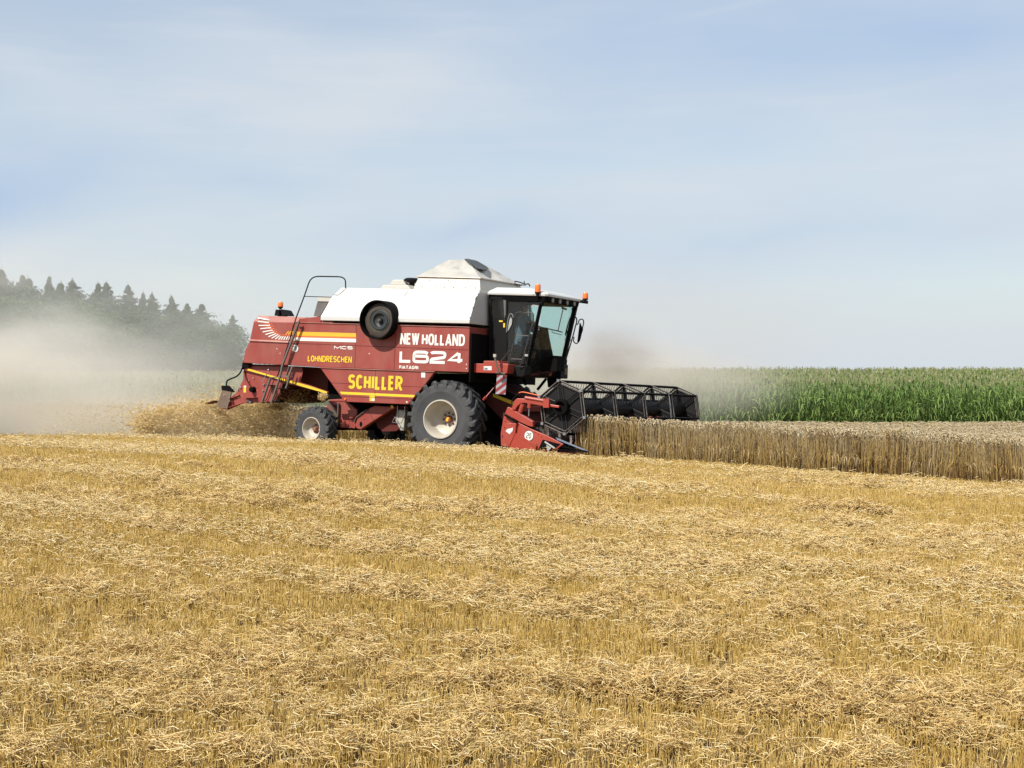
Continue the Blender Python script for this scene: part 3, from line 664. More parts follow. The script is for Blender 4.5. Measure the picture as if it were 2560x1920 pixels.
fw = wheel(.785, .56, .375, 20, 'wheel', .38, -.275); fw.location = (-.01,-1.385,.80); fw.rotation_euler = (0,.13,0)
f2 = copywheel(fw); f2.location = (0,1.36,.80); f2.rotation_euler = (0,.3,math.pi)
rwc = P(780,1072,-1.58)
rw = wheel(.475, .34, .235, 18, 'wheel', .17, -.155); rw.location = (rwc.x,-1.42,rwc.z+.0); rw.rotation_euler = (0,0,math.radians(-7))
r2w = copywheel(rw); r2w.location = (rwc.x,1.42,rwc.z); r2w.rotation_euler = (0,.3,math.pi+math.radians(-7))

# platform, fenders, warning board
mb = MB(); YF = -1.32
mb.prism([P(a,b,YF) for a, b in ((1172,908),(1208,909),(1209,902),(1246,902),(1248,908),(1271,910),(1267,934),(1172,931))], .40); plat = mb.build('platform', M['red2'], combine, bevel=.01)
mb = MB(); quad_px(mb, [(1209.5,915.5),(1229,915.5),(1229,925.5),(1209.5,925)], YF-.003); mb.build('sticker', M['decal'], plat)
mb = MB(); quad_px(mb, [(1211,919),(1219,919.3),(1219,924.4),(1211,924)], YF-.005); mb.build('sticker', M['blue'], plat)
mb = MB(); mb.lathe([(0,-.02),(.018,-.02),(.022,0)], P(1174,922,YF-.002), 10); mb.build('side_marker', M['amber'], plat)
mb = MB(); mb.tube([P(1237,893,-1.5), P(1243,918,-1.47), P(1248,930,-1.45)], .020, 7); mb.tube([P(1240,932,-1.45), P(1262,935,-1.35)], .025, 6); sl = mb.build('marker_stalk', mat('olive_rubber', (.12,.10,.07), .7), plat)
mb = MB(); mb.box(P(1237.5,889,-1.5), (.055,.05,.06)); mb.build('stalk_cap', M['pale'], sl)
wb = MB(); yw = -1.28
corners = [(1242.5,937),(1267,936.5),(1263.5,986),(1238.5,985)]
wb.prism([P(a,b,yw) for a, b in corners], .01); board = wb.build('warning_board', mat('board_shaded_white', (.30,.30,.31), .5, var=.05), combine)  # board's white and red are darkened to carry the shade on it
mb = MB()
K = [P(a,b,yw-.003) for a, b in corners]
def bd(u, v): return K[0]*(1-u)*(1-v)+K[1]*u*(1-v)+K[2]*u*v+K[3]*(1-u)*v
for s0 in (-.02, .36, .74, 1.12):        # diagonal bands, cut to the board
    pts = []
    def clipb(lo, hi):
        poly = [(0,0),(1,0),(1,1),(0,1)]
        f = lambda p: p[1]+p[0]*.42
        for sign, lim in ((1, lo), (-1, hi)):
            out = []
            for i in range(len(poly)):
                a, b = poly[i], poly[(i+1) % len(poly)]; fa, fb = sign*(f(a)-lim), sign*(f(b)-lim)
                if fa >= 0: out.append(a)
                if fa*fb < 0:
                    t = fa/(fa-fb); out.append((a[0]+(b[0]-a[0])*t, a[1]+(b[1]-a[1])*t))
            poly = out
            if not poly: return None
        return poly
    q = clipb(s0, s0+.19)
    if q and len(q) > 2: mb.face([bd(u, v) for u, v in q])
mb.build('warning_stripes', mat('board_shaded_red', (.22,.02,.025), .5, var=.05), board)

# ------------------------------------------------------------------ cab
YC = -.80
mb = MB()
base = [(1222,906),(1268,911),(1319,913),(1312,941),(1225,940)]
mb.prism([P(a,b,YC) for a, b in base], 1.6)
mb.prism([P(1222,738,YC), P(1228,738,YC), P(1228,906,YC), P(1222,906,YC)], 1.6)   # rear wall
mb.prism([P(1370-18,742,YC), P(1370-12,742,YC), P(1322,912,YC), P(1315,912,YC)], .05) # A pillar near
mb.prism([P(1370-18,742,YC)+Vector((.04,1.5,0)), P(1370-8,742,YC)+Vector((.04,1.5,0)), P(1324,912,YC)+Vector((.04,1.5,0)), P(1315,912,YC)+Vector((.04,1.5,0))], .07) # far
mb.prism([P(1263,740,YC), P(1269,740,YC), P(1266,908,YC), P(1260,908,YC)], .05)  # B pillar
mb.prism([P(1222,735,YC), P(1356,742,YC), P(1354,751,YC), P(1222,748,YC)], .05)  # top rail
mb.prism([P(1222,735,.75), P(1356,742,.75), P(1354,751,.75), P(1222,748,.75)], .05)
mb.prism([P(1232,790,YC+.01), P(1262,800,YC+.01), P(1262,908,YC+.01), P(1228,906,YC+.01)], .03)
pz0 = P(1312,941,YC); 
mb.box((P(1345,900,0).x*.0+P(1312,941,YC).x-.25, .2, P(1312,941,YC).z+.25), (.5,1.1,.4))   # console
cab = mb.build('cab', M['black'], combine)
lp_ = MB(); lp_.prism([P(1258,743,YC-.004), P(1264.5,743,YC-.004), P(1264,786,YC-.004), P(1261,796,YC-.004)], .01)
lp_.build('grey_pillar', M['darkgrey'], cab)
# roof
xr, zr = P(1221,737,YC).x, P(1221,737,YC).z
xf, zf = P(1370,741,YC).x, P(1370,741,YC).z
mb = MB()
def rring(x0, x1, yh, z0, z1, ch): return [Vector((x0,-yh,z0)), Vector((x1-ch,-yh,z1)), Vector((x1,-yh+ch*1.2,z1)), Vector((x1,yh-ch*1.2,z1)), Vector((x1-ch,yh,z1)), Vector((x0,yh,z0))]
mb.loft([rring(xr,xf,.84,zr,zf,.05), rring(xr,xf,.85,zr+.05,zf+.05,.05), rring(xr+.03,xf-.06,.80,zr+.09,zf+.09,.08), rring(xr+.10,xf-.42,.64,zr+.165,zf+.175,.10)])
roof = mb.build('cab_roof', M['white'], combine, bevel=.012)
mb = MB(); mb.loft([rring(xr+.35,xf-.03,.80,zr-.13,zf-.12,.05), rring(xr+.30,xf-.01,.82,zr-.001,zf-.001,.05)]); vis = mb.build('roof_visor', M['dark'], cab, bevel=.02)
mb = MB()
for yy in (-.55,-.2,.15,.5): mb.tube([(xf-.05,yy,zf-.06),(xf+.0,yy,zf-.062)], .05, 12)
mb.build('work_lamp', mat('lamp_lens', (.22,.20,.18), .2, var=.2), vis)
mb = MB(); mb.tube(smoothpath([P(*c3(700,460),-.2), P(*c3(760,470),-.25), P(*c3(850,500),-.3), P(*c3(890,495),-.3), P(*c3(912,530),-.3)]), .013, 6)
mb.tube([P(*c3(700,500),-.25), P(*c3(850,515),-.3)], .010, 6); mb.tube([P(*c3(832,455),-.3), P(*c3(835,500),-.3)], .010, 6); mb.tube([P(*c3(700,480),-.25), P(*c3(735,530),-.25)], .01, 6); mb.build('roof_pipe', M['black'], combine)
mb = MB(); mb.tube([P(*c3(730,565),-.62), P(*c3(960,640),-.86)], .006, 5); mb.build('roof_cord', M['grey'], roof)
# glass
def pane(pts, name='window_pane'): 
    m_ = MB(); m_.face(pts); return m_.build(name, M['glass'], cab)
pane([P(1230,749,YC+.02), P(1262,749,YC+.02), P(1262,800,YC+.02), P(1230,790,YC+.02)])
pane([P(1269,749,YC+.02), P(1352,751,YC+.02), P(1317,911,YC+.02), P(1266,908,YC+.02)])
dx = Vector((.0,1.56,0))
pane([P(1230,749,YC+.02)+dx, P(1262,749,YC+.02)+dx, P(1262,906,YC+.02)+dx, P(1230,906,YC+.02)+dx])
pane([P(1269,749,YC+.02)+dx, P(1352,751,YC+.02)+dx, P(1317,911,YC+.02)+dx, P(1266,908,YC+.02)+dx])
wt, wb_ = P(1360,745,YC), P(1322,914,YC); wlow = P(1312,938,YC)
m_ = MB(); n = 10; rows = []
for z_, bulge in ((wt,.05),(wt.lerp(wb_,.5),.09),(wb_,.10),(wlow,.08)):
    rows.append([Vector((z_.x + bulge*math.sin(math.pi*k/n), -.77+1.54*k/n, z_.z)) for k in range(n+1)])
m_.loft(rows, closed=False, cap=False); ws = m_.build('windshield', M['glass'], cab, smooth=True)
mb = MB(); mb.tube([P(1430,770,.7), P(1431,790,.75)], .01, 5)
# wiper and inner frame seen through the windshield
mb.tube(PL(c3, [(1090,1100),(1290,1145),(1360,1165)], .0), .012, 5); mb.tube(PL(c3, [(1300,1145),(1370,840)], .3), .010, 5); mb.bar(P(*c3(1350,825),.3), P(*c3(1420,850),.3), .02, .04)
mb.tube(PL(c3, [(1215,1140),(1222,1168),(1350,1200)], .2), .008, 5); mb.build('wiper_arm', M['black'], cab)
# far door post, door frame and hinges
mb = MB(); mb.bar(P(*c3(1050,760),YC-.03), P(*c3(870,1600),YC-.03), .03, .02); mb.bar(P(*c3(940,790),YC-.02), P(*c3(1040,800),YC-.02), .02, .01)
mb.bar(P(*c3(912,735),.76), P(*c3(912,1250),.76), .03, .02); mb.build('door_frame', M['black'], cab)
mb = MB(); mb.prism(PL(c3, [(945,782),(1040,795),(1035,812),(945,800)], YC-.04), .02); mb.prism(PL(c3, [(838,1465),(885,1470),(882,1500),(838,1495)], YC-.04), .02); mb.build('door_hinge', M['grey'], cab)
mb = MB(); quad_px(mb, [c3(485,1000),c3(535,1002),c3(535,1022),c3(485,1022)], YC-.004); quad_px(mb, [c3(543,1038),c3(567,1038),c3(565,1098),c3(542,1098)], YC-.006); mb.build('sticker', M['yellow'], cab)
# seat, steering column, far console (inside)
def cv(x, y, z): return Vector((x, y, z))
hd = P(*c3(845,815), -.10)     # the driver's head centre
sx = hd.x-.06; sz = hd.z-.78   # hip
mb = MB(); mb.box((sx, -.10, sz-.13), (.50,.50,.14)); mb.loft([[cv(sx-.30,-.33,sz-.1), cv(sx-.20,-.33,sz-.1), cv(sx-.20,.13,sz-.1), cv(sx-.30,.13,sz-.1)], [cv(sx-.38,-.30,sz+.55), cv(sx-.28,-.30,sz+.55), cv(sx-.28,.10,sz+.55), cv(sx-.38,.10,sz+.55)]])
mb.box((sx, -.10, sz-.35), (.3,.3,.35)); mb.build('driver_seat', M['seat'], cab, bevel=.04)
stw = P(*c3(1070,1080), -.10)
mb = MB(); ring_ = []
tl = Matrix.Rotation(math.radians(22), 3, 'Y')
for k in range(20):
    a = 2*math.pi*k/20; ring_.append(stw+Vector((-.13,0,.0)) + tl @ Vector((.18*math.cos(a), .18*math.sin(a), 0)))
mb.tube(ring_, .013, 6, closed=True); mb.tube([stw+Vector((-.13,0,0)), stw+Vector((.06,0,-.62))], .04, 8)
for k in (0,7,13): mb.tube([stw+Vector((-.13,0,0)), ring_[k]], .01, 5)
mb.build('steering_wheel', M['black'], cab)
wheel_c = stw+Vector((-.13,0,0))
mb = MB(); mb.prism([P(*c3(1060,1090),-.3), P(*c3(1080,1230),-.3), P(*c3(1140,1520),-.3), P(*c3(1190,1500),-.3), P(*c3(1210,1485),-.3), P(*c3(1290,1490),-.3), P(*c3(1280,1700),-.3), P(*c3(900,1700),-.3), P(*c3(960,1250),-.3)], .35); mb.build('cab_console', M['dark'], cab)

# handrails and mirrors
mb = MB(); yh_ = -1.12
mb.tube(rounded(PL(c3, [(600,1680),(710,1200),(790,900),(960,890),(965,960),(920,1150),(800,1560),(790,1610),(740,1630)], yh_), .09), .011, 7)
mb.tube(rounded(PL(c3, [(715,1200),(680,1010),(720,890),(800,885)], yh_-.02)[1:], .05), .011, 6)
mb.tube(PL(c3, [(495,1585),(640,1405)], yh_), .011, 6); mb.tube(PL(c3, [(710,1210),(890,1215)], yh_), .010, 6); mb.tube(PL(c3, [(650,1535),(805,1540)], yh_), .010, 6)
mb.tube(PL(c3, [(600,1680),(570,1760),(545,1780)], yh_), .016, 6)
mb.build('handrail', mat('rubbed_black_rail', (.06,.055,.05), .4, metal=.3, var=.3), combine, smooth=True)
mb = MB(); mb.tube(rounded(PL(c3, [(588,1165),(605,1000),(630,905),(670,915),(680,960)], yh_-.1), .05), .011, 6); nm = mb.build('side_mirror', M['metal'], combine)
mb = MB(); mb.prism(PL(c3, [(645,945),(672,985),(665,1060),(610,1160),(598,1165),(622,1000)], yh_-.1), .03); mb.build('mirror_housing', M['black'], nm, bevel=.008)
mb = MB(); mb.face(PL(c3, [(645,952),(666,990),(658,1058),(610,1145),(603,1148),(626,1000)], yh_-.104)); mb.build('mirror_glass', M['grey'], nm)
mb = MB(); ym = 1.0
mb.tube(rounded(PL(c3, [(1395,1690),(1400,1570),(1500,1240),(1562,1000),(1550,955),(1475,950),(1450,1010),(1400,1200)], ym), .07), .014, 7)
mb.tube(PL(c3, [(1395,1265),(1485,1275)], ym), .012, 6); mb.tube(PL(c3, [(1310,1585),(1400,1590)], ym), .012, 6); mb.tube(PL(c3, [(1395,1690),(1410,1540)], ym), .028, 7)
mb.tube(PL(c3, [(1415,1120),(1430,1220),(1400,1200)], ym), .014, 6)
mb.build('handrail', M['black'], combine, smooth=True)
mb = MB(); mb.tube(rounded(PL(c3, [(1545,1050),(1575,1060),(1590,990),(1640,980),(1658,1020),(1600,1280),(1555,1330),(1508,1290),(1525,1230),(1500,1235)], ym+.02), .05), .012, 7); fm = mb.build('side_mirror', M['black'], combine, smooth=True)
mb = MB(); mb.prism(PL(c3, [(1598,1032),(1638,1125),(1580,1300),(1565,1295)], ym+.02), .04); mb.build('mirror_housing', M['black'], fm)

# black step box and lamps under the cab
mb = MB(); mb.prism(PL(c6, [(590,200),(820,215),(810,350),(780,390),(560,370)], -1.05), .3); sb = mb.build('step_box', M['black'], combine, bevel=.02)
mb = MB(); mb.box(P(*c6(610,260), -1.06), (.10,.02,.13)); mb.build('work_lamp', M['brown'], sb)
fx = P(*c6(1380,300), .80)
mb = MB(); mb.box((fx.x, .72, fx.z), (.20,.36,.30)); sb2 = mb.build('step_box', M['black'], combine, bevel=.02)
mb = MB(); mb.box((fx.x+.102, .78, fx.z-.0), (.012,.12,.13)); mb.build('work_lamp', M['brown'], sb2)
mb = MB(); mb.tube([P(*c6(1320,215),.85), P(*c6(1440,240),.85)], .05, 8); mb.build('front_step', M['black'], combine)
# feeder house
fh = [(1180,932),(1205,945),(1238,963),(1274,980),(1304,992),(1385,1030),(1380,1070),(1330,1085),(1262,1056),(1208,1000),(1190,970)]
mb = MB(); mb.prism([P(a,b,-.55) for a, b in fh], 1.1); feed = mb.build('feeder_house', M['darkred'], combine)
mb = MB(); mb.prism([P(a,b,-.57) for a, b in ((1232,984),(1300,1010),(1360,1030),(1358,1037),(1296,1018),(1232,992))], .02); mb.build('stripe', M['yellow'], feed)
mb = MB(); mb.prism([P(a,b,-.575) for a, b in ((1182,934),(1205,946),(1238,965),(1274,982),(1304,994),(1370,1025),(1300,1007),(1232,983),(1190,965))], .02); mb.build('chain_guard', M['dark'], feed)
mb = MB(); mb.tube([P(*c6(170,735),-1.1), P(*c6(215,690),-1.1)], .028, 7); mb.tube([P(*c6(215,690),-1.1), P(*c6(370,510),-1.0)], .012, 6); mb.build('lift_cylinder', M['red2'], feed)
mb = MB(); mb.tube([P(*c6(790,370),-.3), P(*c6(800,440),-.3), P(*c6(825,510),-.3)], .03, 6); mb.tube([P(*c6(1140,410),.5), P(*c6(1005,580),.5)], .03, 6); mb.prism([P(*c6(1150,400),.55), P(*c6(1330,400),.55), P(*c6(1330,560),.55), P(*c6(1165,540),.55)], .1); mb.build('cab_strut', M['dark'], feed)

# ------------------------------------------------------------------ cutting header
rc = P(1407,1018,-2.75); RR = .50; Y0, Y1 = -2.75, 3.33
mb = MB()
hb = rc.x-.98
mb.box((hb+.02, .13, 1.10), (.14,5.86,.10)); mb.box((hb+.02, .13, .84), (.12,5.86,.05)); mb.box((hb+.5, .13, .27), (1.05,5.86,.06)); mb.box((hb-.05,.13,.32), (.16,5.86,.14))
head = mb.build('cutting_header', M['red2'], combine)
mb = MB(); mb.box((hb, .13, .70), (.06,5.86,.76)); mb.build('back_wall', M['darkred'], head)  # darker red than the rails, puts the shadow behind the reel into colour
mb = MB(); pts_r = [(hb+.40, y, .56) for y in (-2.6, 2.9)]
mb.tube(pts_r, .20, 16)
nf = 220
for k in range(nf):
    t0_, t1_ = k/nf, (k+1)/nf; y0_, y1_ = -2.6+5.5*t0_, -2.6+5.5*t1_
    sg = 1 if t0_ < .5 else -1; a0, a1 = sg*t0_*2*math.pi*11, sg*t1_*2*math.pi*11
    mb.face([(hb+.40+r*math.cos(a), y, .56+r*math.sin(a)) for r, a, y in ((.19,a0,y0_),(.30,a0,y0_),(.30,a1,y1_),(.19,a1,y1_))])
mb.build('auger', mat('auger_steel', (.09,.07,.06), .5, metal=.4, var=.2), head)
mb = MB(); mb.box((rc.x+.12,.13,.23), (.10,5.84,.03))
for k in range(76): 
    y = -2.72+k*.0762; mb.loft([[(rc.x+.15,y-.012,.215),(rc.x+.15,y+.012,.215),(rc.x+.15,y+.012,.245),(rc.x+.15,y-.012,.245)], [(rc.x+.27,y-.003,.225),(rc.x+.27,y+.003,.225),(rc.x+.27,y+.003,.235),(rc.x+.27,y-.003,.235)]])
mb.build('cutter_bar', M['metal'], head)
YE = -2.86
mb = MB(); main = [(445,1440),(440,1250),(480,1020),(500,960),(740,1100),(900,1180),(1150,1285),(1405,1415),(1270,1515),(1150,1515),(1000,1500)]
mb.prism(PL(c6, main, YE), .05); es = mb.build('end_sheet', M['red2'], head, bevel=.006)
mb = MB(); flap = PL(c6, [(545,845),(575,852),(930,1065),(932,1150),(865,1135),(740,1078),(505,945)], YE-.02); mb.prism(flap, .10); mb.build('top_flap', M['red2'], es, bevel=.006)
mb = MB(); mb.prism(PL(c6, [(550,1095),(680,1095),(662,1250),(575,1440),(490,1320),(512,1180)], YE-.05), .05); mb.build('end_bracket', M['red2'], es, bevel=.008)
mb = MB(); mb.prism(PL(c6, [(515,1215),(540,1185),(632,1160),(622,1215),(575,1262)], YE-.056), .004); mb.build('reflector', mat('reflector', (.62,.60,.60), .3, var=.1), es)
a = PL(c6, [(662,1240),(1000,1440)], YE-.012); b = [P(*c6(1000,1500), YE+.03), P(*c6(590,1490), YE+.03)]
mb = MB(); mb.face([a[0]+Vector((0,-.03,0)), a[1]+Vector((0,-.03,0)), b[0]+Vector((0,-.012-.05,0)), b[1]+Vector((0,-.012-.05,0))]); mb.face([a[0]+Vector((0,.0,.01)), a[1]+Vector((0,.0,.01)), a[1]+Vector((0,-.03,0)), a[0]+Vector((0,-.03,0))]); mb.build('lower_fold', M['red2'], es)
roundel(1322, 1089, YE-.006, .098, es, rot=-.12)
mb = MB(); mb.prism(PL(c6, [(1085,1345),(1350,1415),(1250,1495),(1020,1490)], YE-.012), .012); mb.build('end_recess', M['dark'], es)
mb = MB(); mb.tube(PL(c6, [(1120,1382),(1270,1480)], YE-.03), .018, 7); mb.prism(PL(c6, [(1140,1425),(1220,1470),(1165,1525)], YE-.03), .01); mb.build('support_bar', M['grey'], es)
mb = MB()
for x, y in ((515,1068),(497,1162),(525,1162),(465,1290),(468,1310),(968,1232),(1018,1268),(1070,1305),(990,1420)): mb.disc(P(*c6(x,y), YE-.004), .010 if x < 900 else .009, n=8)
mb.build('bolt', M['dark'], es)
mb = MB(); mb.bar(P(*c6(510,970), YE-.04), P(*c6(690,1080), YE-.04), .05, .03); mb.build('end_slot', M['dark'], es)
mb = MB(); mb.loft([PL(c6, [(1285,1310),(1310,1350)], YE-.03)+PL(c6, [(1310,1350),(1285,1310)], YE+.12), PL(c6, [(1700,1480),(1700,1505)], YE)+PL(c6, [(1700,1505),(1700,1480)], YE+.08), PL(c6, [(1790,1518),(1790,1524)], YE+.03)+PL(c6, [(1790,1524),(1790,1518)], YE+.05)])
mb.build('crop_divider', M['blue'], head)
mb = MB(); mb.bar(P(*c6(1390,1450), YE), P(*c6(1785,1535), YE+.03), .05, .02); mb.bar(P(*c6(1330,1500), YE), P(*c6(1785,1535), YE+.03), .05, .02); mb.build('divider_strut', M['dark'], head)
# far end sheet
off = Vector((0, Y1+.11-YE, 0))
mb = MB(); mb.prism([p+off for p in PL(c6, main, YE)], .05); mb.prism([p+off for p in PL(c6, [(545,845),(640,760),(900,900),(1250,1150),(1250,1230),(865,1135),(505,945)], YE)], .05); mb.build('end_sheet', M['red2'], head)
# reel arm
YA = -2.84
mb = MB(); armp = [(610,880),(650,745),(685,712),(760,712),(835,716),(1100,765),(1170,795),(1340,825),(1330,862),(1160,838),(1095,832),(790,782),(745,792),(690,840),(655,898)]
mb.prism(PL(c6, armp, YA-.06), .07); arm = mb.build('reel_arm', M['red2'], head, bevel=.012)
mb = MB(); mb.tube(PL(c6, [(820,700),(1160,757)], YA-.05), .034, 9); mb.tube(PL(c6, [(785,800),(740,925)], YA-.02), .045, 8); mb.tube(PL(c6, [(885,780),(880,860)], YA-.03), .04, 8); mb.box(P(*c6(1145,785), YA-.08), (.12,.05,.17)); mb.build('hydraulic_cylinder', M['red2'], arm, smooth=True)
mb = MB(); mb.tube(PL(c6, [(878,850),(872,985)], YA-.03), .014, 7); mb.build('piston_rod', M['metal'], arm)
mb = MB(); mb.tube(smoothpath(PL(c6, [(595,850),(620,745),(690,660),(760,632),(850,645),(852,690)], YA-.05)), .010, 5); mb.build('hose', M['black'], arm)
mb = MB(); mb.tube(smoothpath(PL(c6, [(720,628),(780,616),(880,635),(1030,670)], YA-.05)), .010, 5); mb.build('hose', M['orange'], arm)
offa = Vector((0, Y1-Y0+.18, 0))
mb = MB(); mb.prism([p+offa for p in PL(c6, armp, YA-.06)], .07); mb.build('reel_arm', M['red2'], head)
# reel
vang = [math.radians(a) for a in (100, 40, -20, -80, -140, 160)]
def vx(a, r=RR): return Vector((rc.x+r*math.cos(a), 0, rc.z+r*math.sin(a)))
mb = MB(); mb.tube([(rc.x,Y0-.02,rc.z),(rc.x,Y1+.02,rc.z)], .155, 20); reel = mb.build('reel', M['black'], combine, smooth=True)
def plate(y, filled):
    Yv = Vector((0, y, 0)); mb = MB()
    for k in range(6):
        a, b = vang[k], vang[(k+1) % 6]
        mb.bar(vx(a)+Yv, vx(b)+Yv, .05, .028, 0); mb.bar(vx(a,RR-.06)+Yv, vx(b,RR-.06)+Yv, .035, .030, 0)
        mb.bar(vx(a,.10)+Yv, vx(a,RR-.02)+Yv, .045, .050, 0)
        # thin bright worn edges
        mb.tube([vx(a,RR+.012)+Yv+Vector((0,-.028,0)), vx(b,RR+.012)+Yv+Vector((0,-.028,0))], .0055, 4, 1)
        mb.tube([vx(a,RR-.05)+Yv+Vector((0,-.022,0)), vx(b,RR-.05)+Yv+Vector((0,-.022,0))], .0045, 4, 1)
        if True:
            # curved gusset / pressed rounded sector
            m0 = (a+b)/2 if abs(a-b) < 3 else (a+b)/2+math.pi
            d = math.radians(7)
            bb = b if abs(a-b) < 3 else b-2*math.pi if b > a else b+2*math.pi
            m0 = (a+bb)/2; sgn = -1
            pts = [vx(a-d*.9, RR*.80), vx(a-d*1.7, RR*.42), vx(m0, RR*.24), vx(bb+d*1.7, RR*.42), vx(bb+d*.9, RR*.80)]
            path = [p+Yv+Vector((0,-.020,0)) for p in smoothpath(pts, 5)]
            mb.tube(path, .011 if filled else .015, 5, 2)
            if not filled:
                mb.face([vx(a-d*.2,RR*.12)+Yv, *[p+Yv for p in smoothpath(pts,5)[:len(smoothpath(pts,5))//2+1]], vx(m0,RR*.1)+Yv])
        if filled:
            mb.face([vx(a,RR*.93)+Yv, vx(b,RR*.93)+Yv, vx(b,.05)+Yv, vx(a,.05)+Yv], 3)
    mb.lathe([(.0,-.03),(.10,-.035),(.15,-.02),(.16,.03)], (rc.x, y, rc.z), 20, 0)
    return mb.build('reel_plate', [M['black'], M['edge'], mat('pressed_rib', (.035,.033,.035), .35, metal=.3, var=.2), mat('plate_grey', (.009,.009,.011), .6, var=.15, dust=.03, spec=.12)], reel)
plate(Y0, True)
for k in range(1, 4): plate(Y0+(Y1-Y0)*k/4, False)
plate(Y1, True)
mb = MB(); mb.lathe([(.155,-.0),(.15,-.10),(.11,-.11),(.10,-.04),(.0,-.03)], (rc.x, Y0-.03, rc.z), 22); mb.build('reel_hub', M['dark'], reel, smooth=True)
random.seed(8)
for a in vang:
    v = vx(a, RR-.005); mb = MB(); mb.tube([v+Vector((0,Y0-.03,0)), v+Vector((0,Y1+.03,0))], .018, 7)
    bat = mb.build('reel_bat', M['black'], reel)
    tm = MB(); y = Y0+.06
    while y < Y1-.04:
        j = random.uniform(-.012,.012); b0 = v+Vector((0,y,0))
        tm.box(b0+Vector((0,0,-.012)), (.045,.035,.045))
        tm.tube([b0+Vector((.01,0,-.02)), b0+Vector((-.012+j,.004,-.12)), b0+Vector((-.03+j*2,j,-.23))], .0045, 4)
        y += .115
    tm.build('reel_tines', M['dark'], bat)
    for yy in (Y0-.04, Y1+.04): 
        pass
mb = MB()
for a in vang: 
    mb.box(vx(a)+Vector((0,Y0-.05,0)), (.05,.05,.05))
mb.build('bat_bearing', M['metal'], reel)
mb = MB(); mb.bar(P(1672,985,1.0)+Vector((0,0,0)), P(1678,1046,1.0), .01, .01); mb.build('reel_cord', M['metal'], reel)

